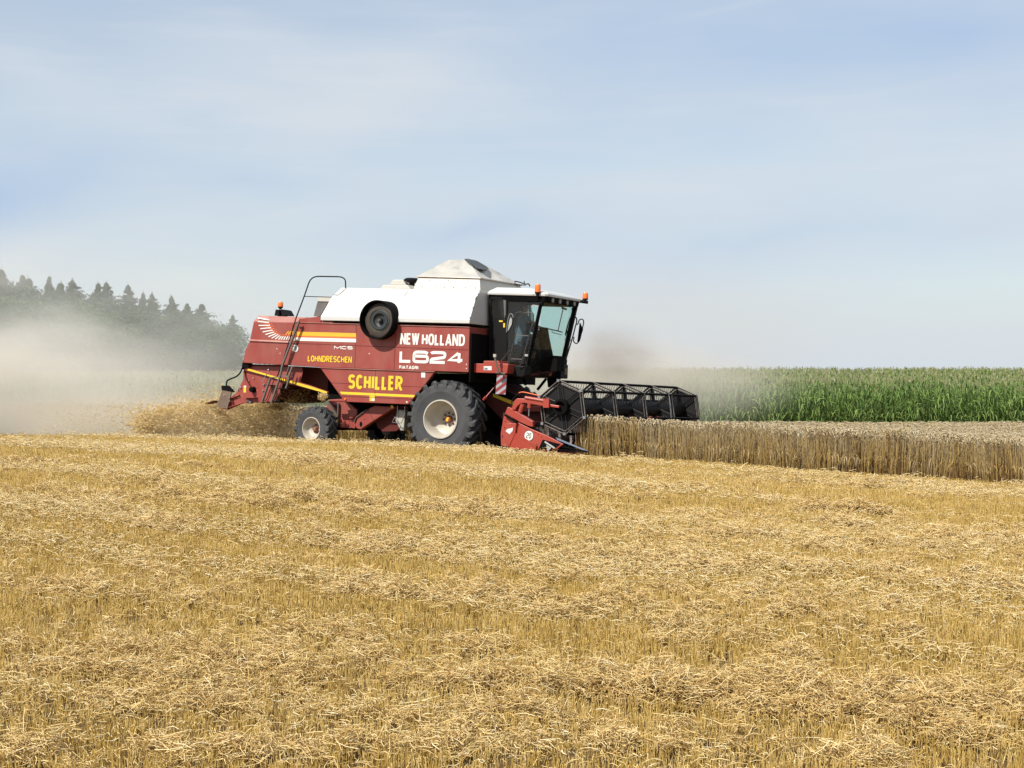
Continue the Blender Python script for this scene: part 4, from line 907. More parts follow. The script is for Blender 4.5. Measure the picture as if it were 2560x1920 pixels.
# ------------------------------------------------------------------ the driver
def person():
    root = empty('person', MW)
    tag(root, 'driver in a dark cap and grey shirt sitting at the wheel in the harvester cab', 'person')
    V, E, Rr = [], [], []
    def add(p, r, par=None):
        V.append(tuple(p)); Rr.append(r)
        if par is not None: E.append((par, len(V)-1))
        return len(V)-1
    hip = Vector((sx+.02, -.10, sz+.06))
    h = add(hip, .135); b1 = add(hip+Vector((-.01,0,.16)), .125, h); b2 = add(hip+Vector((.0,0,.33)), .135, b1); b3 = add(hip+Vector((.02,0,.47)), .11, b2)
    nk = add(hip+Vector((.045,0,.57)), .052, b3); hb_ = add(hd+Vector((0,0,-.055)), .062, nk); ht = add(hd+Vector((-.005,0,.05)), .088, hb_)
    hands = []
    for s_ in (-1, 1):
        sh = add(hip+Vector((.02,s_*.17,.45)), .065, b3)
        grip = wheel_c + Vector((-.13, s_*.14, .05))
        el_ = add(hip+Vector((.16,s_*.24,.22)), .047, sh)
        wr = add(grip+Vector((-.09,s_*.01,.01)), .028, el_); pm = add(grip+Vector((-.04,0,.022)), .030, wr)
        hands.append((grip, s_, pm))
        th = add(hip+Vector((.02,s_*.09,-.01)), .09, h); kn = add(hip+Vector((.44,s_*.14,.03)), .068, th); ak = add(hip+Vector((.54,s_*.14,-.40)), .045, kn); add(hip+Vector((.68,s_*.15,-.44)), .04, ak)
    me = bpy.data.meshes.new('body'); me.from_pydata(V, E, []); o = bpy.data.objects.new('body', me); C.objects.link(o); o.parent = root
    sm = o.modifiers.new('skin', 'SKIN'); sm.use_smooth_shade = True
    for i, sv in enumerate(me.skin_vertices[0].data): sv.radius = (Rr[i], Rr[i]); sv.use_root = (i == 0)
    sb_ = o.modifiers.new('sub', 'SUBSURF'); sb_.levels = 1; sb_.render_levels = 1
    me.materials.append(M['skin'])
    # hands: five bent fingers each, closed over the wheel rim
    fm_ = MB()
    for grip, s_, pm in hands:
        for q, ln in ((-1.5,.85),(-.5,1.0),(.5,.95),(1.5,.75)):
            y_ = grip.y+q*.021; b = Vector((grip.x-.01, y_, grip.z+.028))
            fm_.tube(smoothpath([b, b+Vector((.035*ln,0,.012)), b+Vector((.06*ln,0,-.008)), b+Vector((.058*ln,0,-.036)), b+Vector((.04*ln,0,-.05))], 3), [.010]*10+[.009,.008,.007], 6)
        fm_.tube(smoothpath([Vector((grip.x-.035, grip.y-s_*.03, grip.z+.015)), Vector((grip.x-.005, grip.y-s_*.05, grip.z-.0)), Vector((grip.x+.02, grip.y-s_*.045, grip.z-.02))], 3), [.012]*5+[.010,.008], 6)
    fm_.build('fingers', M['skin'], root, smooth=True)
    f = MB()                                              # clothing: torso, sleeves
    def ell(c, r3, n=12, m=8, mi=0, zlo=-1, zhi=1):
        rings = []
        for j in range(m+1):
            t = zlo+(zhi-zlo)*j/m; q = math.sqrt(max(0.0004, 1-t*t))
            rings.append([(c[0]+r3[0]*q*math.cos(2*math.pi*k/n), c[1]+r3[1]*q*math.sin(2*math.pi*k/n), c[2]+r3[2]*t) for k in range(n)])
        f.loft(rings, mi=mi)
    rings = []
    for dx_, dz, rx, ry in ((0,-.10,.15,.19),(0,.05,.15,.185),(0,.2,.14,.19),(.01,.36,.135,.215),(.02,.46,.115,.22),(.03,.52,.085,.13),(.04,.56,.06,.065)):
        rings.append([(hip.x+dx_+rx*math.cos(2*math.pi*k/16), hip.y+ry*math.sin(2*math.pi*k/16), hip.z+dz) for k in range(16)])
    f.loft(rings)
    for grip, s_, pm in hands:
        f.tube([hip+Vector((.02,s_*.17,.45)), hip+Vector((.16,s_*.24,.22)), grip+Vector((-.13,s_*.02,.02))], [.082,.062,.042], 10)
    f.build('shirt', M['shirt'], root, smooth=True)
    f = MB()
    for s_ in (-1, 1): f.tube([hip+Vector((.0,s_*.09,-.01)), hip+Vector((.44,s_*.14,.03)), hip+Vector((.54,s_*.14,-.36))], [.115,.085,.062], 10)
    f.build('trousers', M['trouser'], root, smooth=True)
    f = MB(); ell((hd.x-.012, hd.y, hd.z+.035), (.108,.088,.085), zlo=-.05); f.loft([[(hd.x+.07,hd.y-.07,hd.z+.04),(hd.x+.07,hd.y+.07,hd.z+.04),(hd.x+.07,hd.y+.07,hd.z+.055),(hd.x+.07,hd.y-.07,hd.z+.055)], [(hd.x+.17,hd.y-.045,hd.z+.028),(hd.x+.17,hd.y+.045,hd.z+.028),(hd.x+.17,hd.y+.045,hd.z+.036),(hd.x+.17,hd.y-.045,hd.z+.036)]])
    f.build('cap', M['cap'], root, smooth=True)
    f = MB(); ell((hd.x-.035, hd.y, hd.z-.01), (.075,.082,.07)); f.build('hair', M['hair'], root, smooth=True)
    f = MB(); ell((hd.x+.088, hd.y, hd.z-.02), (.022,.013,.022)); ell((hd.x+.07, hd.y, hd.z-.065), (.02,.024,.008))
    for s_ in (-1, 1): ell((hd.x+.0, hd.y+s_*.085, hd.z-.01), (.022,.012,.032))
    f.build('face', M['skin'], root, smooth=True)
    f = MB()
    for s_ in (-1, 1): ell((hd.x+.078, hd.y+s_*.032, hd.z+.005), (.012,.013,.010))
    f.build('eyes', M['eye'], root, smooth=True)
person()
#@@LAND
# ================================================================== THE LAND
rng = np.random.default_rng(11)
YAW = math.radians(27); CA, SA = math.cos(YAW), math.sin(YAW)
def sstep(a, b, t):
    t = np.clip((t-a)/(b-a), 0, 1); return t*t*(3-2*t)
_tab = rng.random((256, 256))
def vn(x, y):                                    # smooth value noise, 0..1
    xi, yi = np.floor(x).astype(int), np.floor(y).astype(int); fx, fy = x-xi, y-yi
    fx, fy = fx*fx*(3-2*fx), fy*fy*(3-2*fy); g = lambda a, b: _tab[a & 255, b & 255]
    return (g(xi,yi)*(1-fx)+g(xi+1,yi)*fx)*(1-fy)+(g(xi,yi+1)*(1-fx)+g(xi+1,yi+1)*fx)*fy
def fbm(x, y, o=3):
    s = 0; a = .5; t = 0
    for k in range(o): s = s+a*vn(x*2**k+17*k, y*2**k+31*k); t += a; a *= .5
    return s/t
def uv(x, y):
    dx, dy = x-ORG[0], y-ORG[1]; return dx*CA-dy*SA, dx*SA+dy*CA
def xy(u, v): return ORG[0]+u*CA+v*SA, ORG[1]-u*SA+v*CA
def gz(x, y):
    x = np.asarray(x, float); y = np.asarray(y, float); u, v = uv(x, y)
    zp = ORG[2] + RM[2,0]*(np.clip(u, -3.6, 17)+.12*np.clip(u+3.6, -40, 0)) + RM[2,1]*np.clip(v, -7, 12) + .03 + (.03+.12*sstep(-3.6, .4, u))*(1-sstep(-3.0, -1.7, v))
    t_ = np.clip((y-1)/28, 0, 1); z = -1.45+(zp+1.45)*(1-(1-t_)**1.45)
    zf = -1.33 + .0034*np.clip(y-60, 0, 160)*np.clip((x+14)/26, 0, 1) + .0012*np.clip(y-60, 0, 260) - .012*np.clip(y-430, 0, 700)
    z = z + (zf-z)*sstep(3, 25, v)
    return z + .03*(fbm(x*.35, y*.35, 2)-.5)*sstep(0, 4, y)

def big(name, V, Fq, mats, tint=None, parent=None, midx=None):
    me = bpy.data.meshes.new(name); nf, k = Fq.shape
    me.vertices.add(len(V)); me.vertices.foreach_set('co', V.astype(np.float32).ravel())
    me.loops.add(nf*k); me.loops.foreach_set('vertex_index', Fq.astype(np.int32).ravel())
    me.polygons.add(nf); me.polygons.foreach_set('loop_start', np.arange(0, nf*k, k, dtype=np.int32))
    try: me.polygons.foreach_set('loop_total', np.full(nf, k, dtype=np.int32))
    except Exception: pass
    for m_ in (mats if isinstance(mats, list) else [mats]): me.materials.append(m_)
    if midx is not None: me.polygons.foreach_set('material_index', midx.astype(np.int32))
    if tint is not None:
        at = me.attributes.new('tint', 'FLOAT', 'POINT'); at.data.foreach_set('value', tint.astype(np.float32))
    me.update(calc_edges=True); me.validate()
    o = bpy.data.objects.new(name, me); C.objects.link(o)
    if parent: o.parent = parent
    return o
def rotm(az, tilt, taz):                         # turn about Z, then lean by tilt towards taz
    n = len(az); c, s = np.cos(az), np.sin(az); Z = np.zeros(n); I = np.ones(n)
    Rz_ = np.stack([np.stack([c,-s,Z],-1), np.stack([s,c,Z],-1), np.stack([Z,Z,I],-1)], 1)
    kx, ky = -np.sin(taz), np.cos(taz); ct, st = np.cos(tilt), np.sin(tilt)
    K = np.stack([np.stack([ct+kx*kx*(1-ct), kx*ky*(1-ct), ky*st],-1), np.stack([kx*ky*(1-ct), ct+ky*ky*(1-ct), -kx*st],-1), np.stack([-ky*st, kx*st, ct],-1)], 1)
    return K @ Rz_
def scatter(parts, templ, pos, Rm, scl, tnt):    # templ: list of (V,F,tint); one picked per instance
    pick = rng.integers(0, len(templ), len(pos))
    for k, (tv, tf, tt_) in enumerate(templ):
        i = np.nonzero(pick == k)[0]
        if not len(i): continue
        sv = tv[None]*(scl[i][:,None,:] if scl.ndim == 2 else scl[i][:,None,None])
        V = np.einsum('nij,nkj->nki', Rm[i], sv) + pos[i][:,None,:]
        Fo = tf[None] + (np.arange(len(i))*len(tv))[:,None,None] + parts['n']
        T = tt_[None] + tnt[i][:,None]
        parts['V'].append(V.reshape(-1,3)); parts['F'].append(Fo.reshape(-1,tf.shape[1])); parts['T'].append(T.ravel()); parts['n'] += len(i)*len(tv)
def newp(): return {'V': [], 'F': [], 'T': [], 'n': 0}
def finish(name, parts, m_, parent=None):
    return big(name, np.concatenate(parts['V']), np.concatenate(parts['F']), m_, np.concatenate(parts['T']), parent)
class TB:                                        # template builder, quads only
    def __init__(s): s.v = []; s.f = []; s.t = []
    def rod(s, pts, rad, tint, n=3):
        rings = []
        for k, p in enumerate(pts):
            d = Vector(pts[min(k+1,len(pts)-1)])-Vector(pts[max(k-1,0)]); d.normalize()
            up = Vector((0,0,1)) if abs(d.z) < .9 else Vector((1,0,0)); x = d.cross(up).normalized(); y = x.cross(d)
            r = rad[k] if isinstance(rad, (list,tuple)) else rad
            b = len(s.v); rings.append(b)
            for q in range(n):
                a = 2*math.pi*q/n; s.v.append(tuple(Vector(p)+(x*math.cos(a)+y*math.sin(a))*r)); s.t.append(tint[k] if isinstance(tint,(list,tuple)) else tint)
        for a, b in zip(rings, rings[1:]):
            for q in range(n): s.f.append((a+q, a+(q+1)%n, b+(q+1)%n, b+q))
    def ribbon(s, pts, wid, side, tint):
        side = Vector(side).normalized(); prev = None
        for k, p in enumerate(pts):
            b = len(s.v); w_ = wid[k]
            s.v += [tuple(Vector(p)-side*w_), tuple(Vector(p)+side*w_)]; s.t += [tint[k] if isinstance(tint,(list,tuple)) else tint]*2
            if prev is not None: s.f.append((prev, prev+1, b+1, b))
            prev = b
    def get(s): return np.array(s.v, float), np.array(s.f, int), np.array(s.t, float)
def rampmat(name, stops, rough=.6, trans=0.0, spec=.3):
    m = bpy.data.materials.new(name); m.use_nodes = True; t = m.node_tree; b = t.nodes['Principled BSDF']
    a = t.nodes.new('ShaderNodeAttribute'); a.attribute_name = 'tint'
    cr = t.nodes.new('ShaderNodeValToRGB'); e = cr.color_ramp.elements
    while len(e) < len(stops): e.new(.5)
    for k, (p, c) in enumerate(stops): e[k].position = p; e[k].color = (*c, 1)
    t.links.new(a.outputs['Fac'], cr.inputs[0]); t.links.new(cr.outputs[0], b.inputs['Base Color'])
    b.inputs['Roughness'].default_value = rough; b.inputs['Specular IOR Level'].default_value = spec
    if trans:
        tr = t.nodes.new('ShaderNodeBsdfTranslucent'); mx_ = t.nodes.new('ShaderNodeMixShader'); mx_.inputs[0].default_value = trans
        t.links.new(cr.outputs[0], tr.inputs[0]); t.links.new(b.outputs[0], mx_.inputs[1]); t.links.new(tr.outputs[0], mx_.inputs[2])
        t.links.new(mx_.outputs[0], t.nodes['Material Output'].inputs['Surface'])
    return m

# ---- ground sheet
xs = np.unique(np.concatenate([np.linspace(-1500,-120,12), np.linspace(-120,-26,32), np.arange(-26,26.01,.4), np.linspace(26,120,32), np.linspace(120,1500,12)]))
ys = np.unique(np.concatenate([np.linspace(-200,-2,14), np.arange(-2,62.01,.4), np.linspace(62,220,60), np.linspace(220,2600,20)]))
X, Y = np.meshgrid(xs, ys); Zg = gz(X, Y)
V = np.stack([X, Y, Zg], -1).reshape(-1,3); nx, ny = len(xs), len(ys)
ii = np.arange(nx*ny).reshape(ny,nx); Fg = np.stack([ii[:-1,:-1],ii[:-1,1:],ii[1:,1:],ii[1:,:-1]],-1).reshape(-1,4)
gm = bpy.data.materials.new('straw_strewn_soil'); gm.use_nodes = True; t = gm.node_tree; b = t.nodes['Principled BSDF']; b.inputs['Roughness'].default_value = .9; b.inputs['Specular IOR Level'].default_value = .1
tcn = t.nodes.new('ShaderNodeTexCoord'); na = t.nodes.new('ShaderNodeTexNoise'); na.inputs['Scale'].default_value = 38; na.inputs['Detail'].default_value = 6; na.inputs['Roughness'].default_value = .7
nb = t.nodes.new('ShaderNodeTexNoise'); nb.inputs['Scale'].default_value = .7; nb.inputs['Detail'].default_value = 5
t.links.new(tcn.outputs['Object'], na.inputs['Vector']); t.links.new(tcn.outputs['Object'], nb.inputs['Vector'])
cr = t.nodes.new('ShaderNodeValToRGB'); e = cr.color_ramp.elements; e[0].position = .32; e[0].color = (.07,.040,.018,1); e[1].position = .66; e[1].color = (.34,.225,.095,1)
t.links.new(na.outputs['Fac'], cr.inputs[0])
mi = t.nodes.new('ShaderNodeMix'); mi.data_type = 'RGBA'; mi.blend_type = 'MULTIPLY'; mi.inputs['Factor'].default_value = .35
t.links.new(cr.outputs[0], mi.inputs['A']); t.links.new(nb.outputs['Fac'], mi.inputs['B']); t.links.new(mi.outputs['Result'], b.inputs['Base Color'])
bu = t.nodes.new('ShaderNodeBump'); bu.inputs['Distance'].default_value = .03; t.links.new(na.outputs['Fac'], bu.inputs['Height']); t.links.new(bu.outputs[0], b.inputs['Normal'])
g = big('ground', V, Fg, gm); tag(g, 'tan stubble field floor falling away to the corn', kind='structure'); g.data.shade_smooth()

def standing(u, v): return ((v > -2.92) & (u > rc.x-.15)) | (v > 3.25)

# ---- stubble
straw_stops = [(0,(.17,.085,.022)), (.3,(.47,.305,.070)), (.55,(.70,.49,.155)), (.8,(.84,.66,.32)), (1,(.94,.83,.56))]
MS = rampmat('stubble_straw', straw_stops, .55, .12)
def stub_t(seed):
    r = random.Random(seed); T = TB()
    for k in range(r.randint(5, 8)):
        x, y = r.gauss(0,.022), r.gauss(0,.035); h = r.uniform(.12,.20); lx, ly = r.gauss(0,.018), r.gauss(0,.018); t_ = r.uniform(-.14,.16)
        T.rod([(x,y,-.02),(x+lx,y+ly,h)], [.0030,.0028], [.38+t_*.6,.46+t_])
    if r.random() < .6:
        x, y = r.gauss(0,.03), r.gauss(0,.03); a = r.uniform(0,6.3)
        T.ribbon([(x,y,.05),(x+.04*math.cos(a),y+.04*math.sin(a),.10),(x+.09*math.cos(a),y+.09*math.sin(a),.06)], [.003,.004,.002], (-math.sin(a),math.cos(a),.2), .6)
    return T.get()
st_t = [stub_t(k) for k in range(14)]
def sample(n, y0, y1, marg=5.0):
    yy = np.sqrt(rng.random(n)*(y1*y1-y0*y0)+y0*y0); hw = yy*.334+marg; return (rng.random(n)*2-1)*hw, yy
x, y = sample(165000, 8.0, 33.0)
u, v = uv(x, y); v = np.round(v/.125)*.125 + rng.normal(0,.010,len(v)); x, y = xy(u, v)
tramp = np.abs(((v+6.3) % 13.0)-6.5)             # wheel tracks pressed into the stubble now and then
dens = fbm(u*.6, v*1.2, 3)
keep = ~standing(u, v) & ~((v > -1.9) & (u > -4)) & (rng.random(len(u)) < .80+.7*(dens-.3))
x, y, u, v = x[keep], y[keep], u[keep], v[keep]; n = len(x)
band = sstep(.47,.64, fbm(u*.045+3, v*.62+8, 3))
far_k = .78+np.clip((y-12)/22, 0, 1)*.75
scl = np.stack([far_k, far_k, (.72+.38*rng.random(n))*(1.02-.25*band)*(.75+.5*fbm(u*.25, v*.8))*.80], -1)
pt = newp(); az = rng.random(n)*6.28
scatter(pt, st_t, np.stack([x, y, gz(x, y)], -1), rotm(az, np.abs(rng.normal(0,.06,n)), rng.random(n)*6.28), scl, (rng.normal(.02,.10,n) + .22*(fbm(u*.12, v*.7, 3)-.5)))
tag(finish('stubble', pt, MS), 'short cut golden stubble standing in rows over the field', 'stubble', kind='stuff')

# ---- loose straw and chaff lying on the stubble
def lit_t(seed):
    r = random.Random(seed); T = TB(); L_ = 1.0; a = r.uniform(-.10,.10); b_ = r.uniform(-.05,.06)
    T.rod([(-.5,0,0),(0,a*.5,b_),(.5,0,0)], [.0125,.0125,.009], [.62,.68,.72]); return T.get()
lt = [lit_t(k) for k in range(8)]
def litter(n, y0, y1, lmin, lmax, marg=5.0):
    x, y = sample(n, y0, y1, marg); u, v = uv(x, y)
    bandn = sstep(.47,.64, fbm(u*.045+3, v*.62+8, 3)); cl = sstep(.36,.70, fbm(u*1.1, v*2.2+40, 3))
    dlt = .09 + .91*bandn*(.35+.65*cl) + .20*cl*cl
    k = (rng.random(n) < dlt) & ~standing(u, v+.25) & ~((v > -1.6) & (u > -4.4) & (u < 4)); x, y, u, v, bandn, cl = [q[k] for q in (x,y,u,v,bandn,cl)]
    m = len(x); ln = lmin+(lmax-lmin)*rng.random(m)**2.2
    mound = .13*sstep(.52,.85, fbm(u*1.9+9, v*3.1+4, 3))
    z = gz(x, y) + .03 + .08*rng.random(m) + bandn*(.02+.09*rng.random(m)) + mound*rng.random(m)**.5
    fat = (.20+.08*rng.random(m))*(1+np.clip((y-12)/22,0,1)*.6)
    az = rng.random(m)*6.28; tilt = rng.normal(0,.28,m)
    return np.stack([x,y,z],-1), rotm(az, tilt, rng.random(m)*6.28), np.stack([ln, fat, fat],-1), rng.normal(-.08,.15,m)+.08*(bandn-.4)
pt = newp()
scatter(pt, lt, *litter(470000, 8.0, 34.0, .02, .13))
scatter(pt, lt, *litter(6500, 8.0, 30.0, .16, .34))
# heaps of pushed-up straw
hp = []
for k in range(150):
    yy = math.sqrt(rng.random()*(30**2-10**2)+100); xx = (rng.random()*2-1)*(yy*.33+1); hp.append((xx, yy, .12+.2*rng.random(), .06+.11*rng.random()))
def pix(px, py, zz=0.0):
    d = 12.0
    for _ in range(40): d = .5*d+.5*(EYE-float(gz((px-1280)/F*d, d))-zz)/((py-HY)/F)
    return (px-1280)/F*d, d
for px, py, r_, h_ in ((2340,1775,.30,.17),(2450,1790,.26,.16),(2400,1765,.3,.15),(40,1640,.22,.14),(300,1690,.25,.13),(1480,1728,.22,.13),(1270,1865,.2,.12),(100,1905,.2,.13),(2130,1885,.22,.12),(1080,1500,.25,.13),(1500,1510,.25,.12),
                       (40,1102,.10,.16),(2130,1290,.6,.16),(1280,1645,.2,.1),(820,1640,.25,.12),(1750,1770,.2,.1),(520,1250,.5,.12),(1850,1540,.3,.12),(2050,1800,.25,.13),(360,1905,.2,.12)):
    a, b_ = pix(px, py, .05); hp.append((a, b_, r_, h_))
for line, n_, r0_, h0_ in (([(0,1610),(500,1655),(1000,1690),(1500,1735),(2000,1790),(2560,1850)], 46, .20, .15), ([(0,1690),(400,1700),(1200,1790),(1500,1800)], 20, .17, .13), ([(1700,1740),(2560,1790)], 22, .22, .16),
        ([(0,1890),(700,1900),(1300,1865),(2200,1895)], 26, .16, .12), ([(0,1470),(700,1490),(1500,1500),(2300,1545)], 34, .18, .10), ([(0,1240),(1300,1285),(2560,1340)], 44, .28, .10), ([(900,1350),(1700,1400),(2500,1470)], 26, .22, .10),
        ([(0,1150),(900,1170),(2100,1230)], 40, .32, .09), ([(0,1780),(900,1775)], 12, .14, .10)):
    for _ in range(n_):
        t_ = rng.random()*(len(line)-1); i_ = int(t_); q_ = t_-i_; px = line[i_][0]*(1-q_)+line[i_+1][0]*q_; py = line[i_][1]*(1-q_)+line[i_+1][1]*q_+rng.normal(0,14)
        a, b_ = pix(px, py, .05); hp.append((a, b_, r0_*(.6+.7*rng.random()), h0_*(.6+.8*rng.random())))
for a, b_, r_, h_ in hp:
    uu, vv = uv(a, b_)
    if standing(uu, vv+.6) or vv > -3.2 or (b_ > 25.5 and r_ > .1): continue
    for sub in range(3):
        ou, ov = rng.normal(0,r_*1.1), rng.normal(0,r_*.35); rs = r_*(.35+.4*rng.random()); hs_ = h_*(.5+.7*rng.random())
        m = int(150*(rs/.15)**2)
        du, dv = rng.normal(0,rs,m), rng.normal(0,rs*.45,m); x, y = xy(uu+ou+du, vv+ov+dv); q = np.exp(-(du/rs)**2*.6-(dv/(rs*.5))**2*.6)
        z = gz(x, y)+.05+q*hs_*1.25*(.72+.5*rng.random(m)); ln = .03+.15*rng.random(m)**1.8; fat = .20+.09*rng.random(m); fat *= 1+np.clip((y-12)/22,0,1)*.6
        scatter(pt, lt, np.stack([x,y,z],-1), rotm(rng.random(m)*6.28, rng.normal(0,.6,m), rng.random(m)*6.28), np.stack([ln,fat,fat],-1), rng.normal(-.13,.14,m)-.40*(rng.random(m) < .16)*(1-.6*q))
ML = rampmat('loose_straw', [(0,(.16,.07,.022)), (.25,(.46,.27,.075)), (.55,(.78,.565,.23)), (.8,(.90,.735,.40)), (1,(.96,.87,.64))], .42, .10, .5)
tag(finish('loose_straw', pt, ML), 'pale chopped straw lying in bands and heaps on the stubble', 'straw', kind='stuff')

# ---- standing wheat
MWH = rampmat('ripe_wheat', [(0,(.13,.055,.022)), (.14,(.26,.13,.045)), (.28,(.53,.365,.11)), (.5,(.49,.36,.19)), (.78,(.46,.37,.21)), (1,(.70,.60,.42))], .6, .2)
def wheat_t(seed, full=True):
    r = random.Random(seed); T = TB(); H = .80; lx, ly = r.gauss(0,.03), r.gauss(0,.03); tt_ = r.uniform(-.06,.06)
    top = Vector((lx,ly,H)); a = r.uniform(0,6.28); dr = Vector((math.cos(a),math.sin(a),0))
    z0 = 0 if full else .45
    s0 = top*z0/H
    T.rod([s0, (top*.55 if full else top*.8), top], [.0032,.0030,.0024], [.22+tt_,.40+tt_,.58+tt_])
    if full: dr = dr*.6
    k1, k2, k3 = top+dr*.02+Vector((0,0,.03)), top+dr*.055+Vector((0,0,.035)), top+dr*.10+Vector((0,0,.0+r.uniform(-.03,.03)))
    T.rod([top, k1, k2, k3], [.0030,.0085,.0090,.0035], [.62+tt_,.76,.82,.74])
    if full:
        for h_ in ((.35,) if r.random() < .4 else ()):
            b_ = r.uniform(0,6.28); d2 = Vector((math.cos(b_),math.sin(b_),0)); p = top*h_/H
            T.ribbon([p, p+d2*.04+Vector((0,0,.08)), p+d2*.10+Vector((0,0,.04)), p+d2*.13+Vector((0,0,-.06))], [.003,.005,.004,.001], (-d2.y,d2.x,.3), [.3,.45,.5,.4])
    return T.get()
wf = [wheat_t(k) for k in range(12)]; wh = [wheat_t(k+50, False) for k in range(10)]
def wheat(u, v, templ, pt, hs=1.0):
    x, y = xy(u, v); n = len(x); ln_ = fbm(u*1.6, v*1.6+3, 2)
    az = rng.random(n)*6.28; taz = 6.28*fbm(u*.8+70, v*.8, 2)*1.5; tl = np.abs(rng.normal(0,.05,n))+.10*ln_*ln_
    k = 1+np.clip((y-28)/34, 0, 1)*1.0
    sc_ = np.stack([k*1.15, k*1.15, hs*(.93+.14*rng.random(n)+.10*(fbm(u*.7,v*.7+90,2)-.5))], -1)
    scatter(pt, templ, np.stack([x, y, gz(x, y)], -1), rotm(az, tl, taz), sc_, rng.normal(0,.12,n)+.5*(fbm(u*2.6+5, v*2.6, 2)-.5)*(np.abs(v) < 3.2))
pt = newp()
def field(u0, u1, v0, v1, d):
    n = int((u1-u0)*(v1-v0)*d); return u0+(u1-u0)*rng.random(n), v0+(v1-v0)*rng.random(n)
ue = rc.x+.12
u, v = field(ue, 19.5, -2.90, -1.75, 560); edge = -2.98+.40*fbm(u*2.3, u*0, 3)+.0
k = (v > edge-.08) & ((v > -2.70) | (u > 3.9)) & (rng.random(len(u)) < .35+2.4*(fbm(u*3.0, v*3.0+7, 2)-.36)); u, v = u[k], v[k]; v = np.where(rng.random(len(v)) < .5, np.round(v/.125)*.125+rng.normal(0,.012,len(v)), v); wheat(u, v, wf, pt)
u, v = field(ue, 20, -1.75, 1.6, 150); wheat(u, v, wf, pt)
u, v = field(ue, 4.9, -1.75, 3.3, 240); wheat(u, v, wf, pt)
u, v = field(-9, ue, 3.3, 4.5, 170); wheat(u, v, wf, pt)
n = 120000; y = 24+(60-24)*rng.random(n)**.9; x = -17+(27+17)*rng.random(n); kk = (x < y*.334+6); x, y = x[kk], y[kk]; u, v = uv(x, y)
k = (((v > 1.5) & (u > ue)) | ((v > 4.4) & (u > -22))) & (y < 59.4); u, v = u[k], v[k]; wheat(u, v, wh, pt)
tag(finish('wheat', pt, MWH), 'ripe brown wheat standing uncut in front of the corn', 'wheat', kind='stuff')

# ---- corn
MC = rampmat('corn_plant', [(0,(.040,.070,.016)), (.3,(.090,.165,.032)), (.5,(.160,.255,.055)), (.68,(.27,.36,.10)), (.85,(.32,.32,.15)), (1,(.46,.41,.25))], .45, .28, .4)
def corn_t(seed, full=True):
    r = random.Random(seed); T = TB(); H = 2.05
    T.rod([(0,0,0 if full else 1.2),(0,0,1.4),(0,0,H)], [.014,.012,.007], [.55,.5,.5])
    z = .25 if full else 1.35; a = r.uniform(0,6.28)
    while z < H-.05:
        a += math.pi+r.gauss(0,.35); d = Vector((math.cos(a),math.sin(a),0)); ln = r.uniform(.28,.58)*(1-.3*max(0,z-1.4)/.7); up = r.uniform(.12,.34)
        p = Vector((0,0,z)); t_ = r.uniform(.15,.62)
        T.ribbon([p, p+d*ln*.3+Vector((0,0,up)), p+d*ln*.65+Vector((0,0,up*.9)), p+d*ln+Vector((0,0,up*.9-ln*r.uniform(.25,.7)))], [.012,.023,.020,.003], (-d.y,d.x,r.gauss(0,.35)), [t_,t_,t_+.06,t_+.1])
        z += .095 if full else .085
    for k in range(5):
        a = r.uniform(0,6.28); q = r.uniform(.02,.09) if k else 0
        T.ribbon([(0,0,H),(q*.5*math.cos(a),q*.5*math.sin(a),H+.14),(q*math.cos(a),q*math.sin(a),H+.27)], ([.004,.007,.003] if full else [.005,.009,.004]), (-math.sin(a),math.cos(a),.2), [.72,.82,.88])
    if full and r.random() < .5:
        T.rod([(.02,0,.95),(.06,.01,1.1),(.09,.01,1.22)], [.02,.03,.01], [.6,.64,.85])
    return T.get()
cf = [corn_t(k) for k in range(9)]; chh = [corn_t(k+40, False) for k in range(8)]
pt = newp()
def corn(x, y, templ, k=1.0):
    n = len(x); sc_ = np.stack([k*np.ones(n), k*np.ones(n), 1.0*(.88+.20*rng.random(n)+.10*(fbm(x*.2, y*.2, 2)-.5))], -1)
    scatter(pt, templ, np.stack([x,y,gz(x,y)],-1), rotm(rng.random(n)*6.28, np.abs(rng.normal(0,.03,n)), rng.random(n)*6.28), sc_, rng.normal(0,.05,n)+.12*(fbm(x*.5,y*.2,2)-.5))
for r_ in range(6):
    x = np.arange(-26, 28, .17); x = x+rng.normal(0,.03,len(x)); corn(x, 60+r_*.72+rng.normal(0,.05,len(x)), cf)
y0 = 64.4
while y0 < 172:
    st_ = .30*(y0/64)**1.0; hw = y0*.335+6; x = np.arange(-hw, hw, st_); x = x+rng.normal(0,st_*.3,len(x)); corn(x, y0+rng.normal(0,.15,len(x)), chh, 1.15*(y0/64)**.55); y0 += .75*(y0/64)**.9
tag(finish('corn', pt, MC), 'tall green corn with tan tassels behind the wheat', 'corn', kind='stuff')

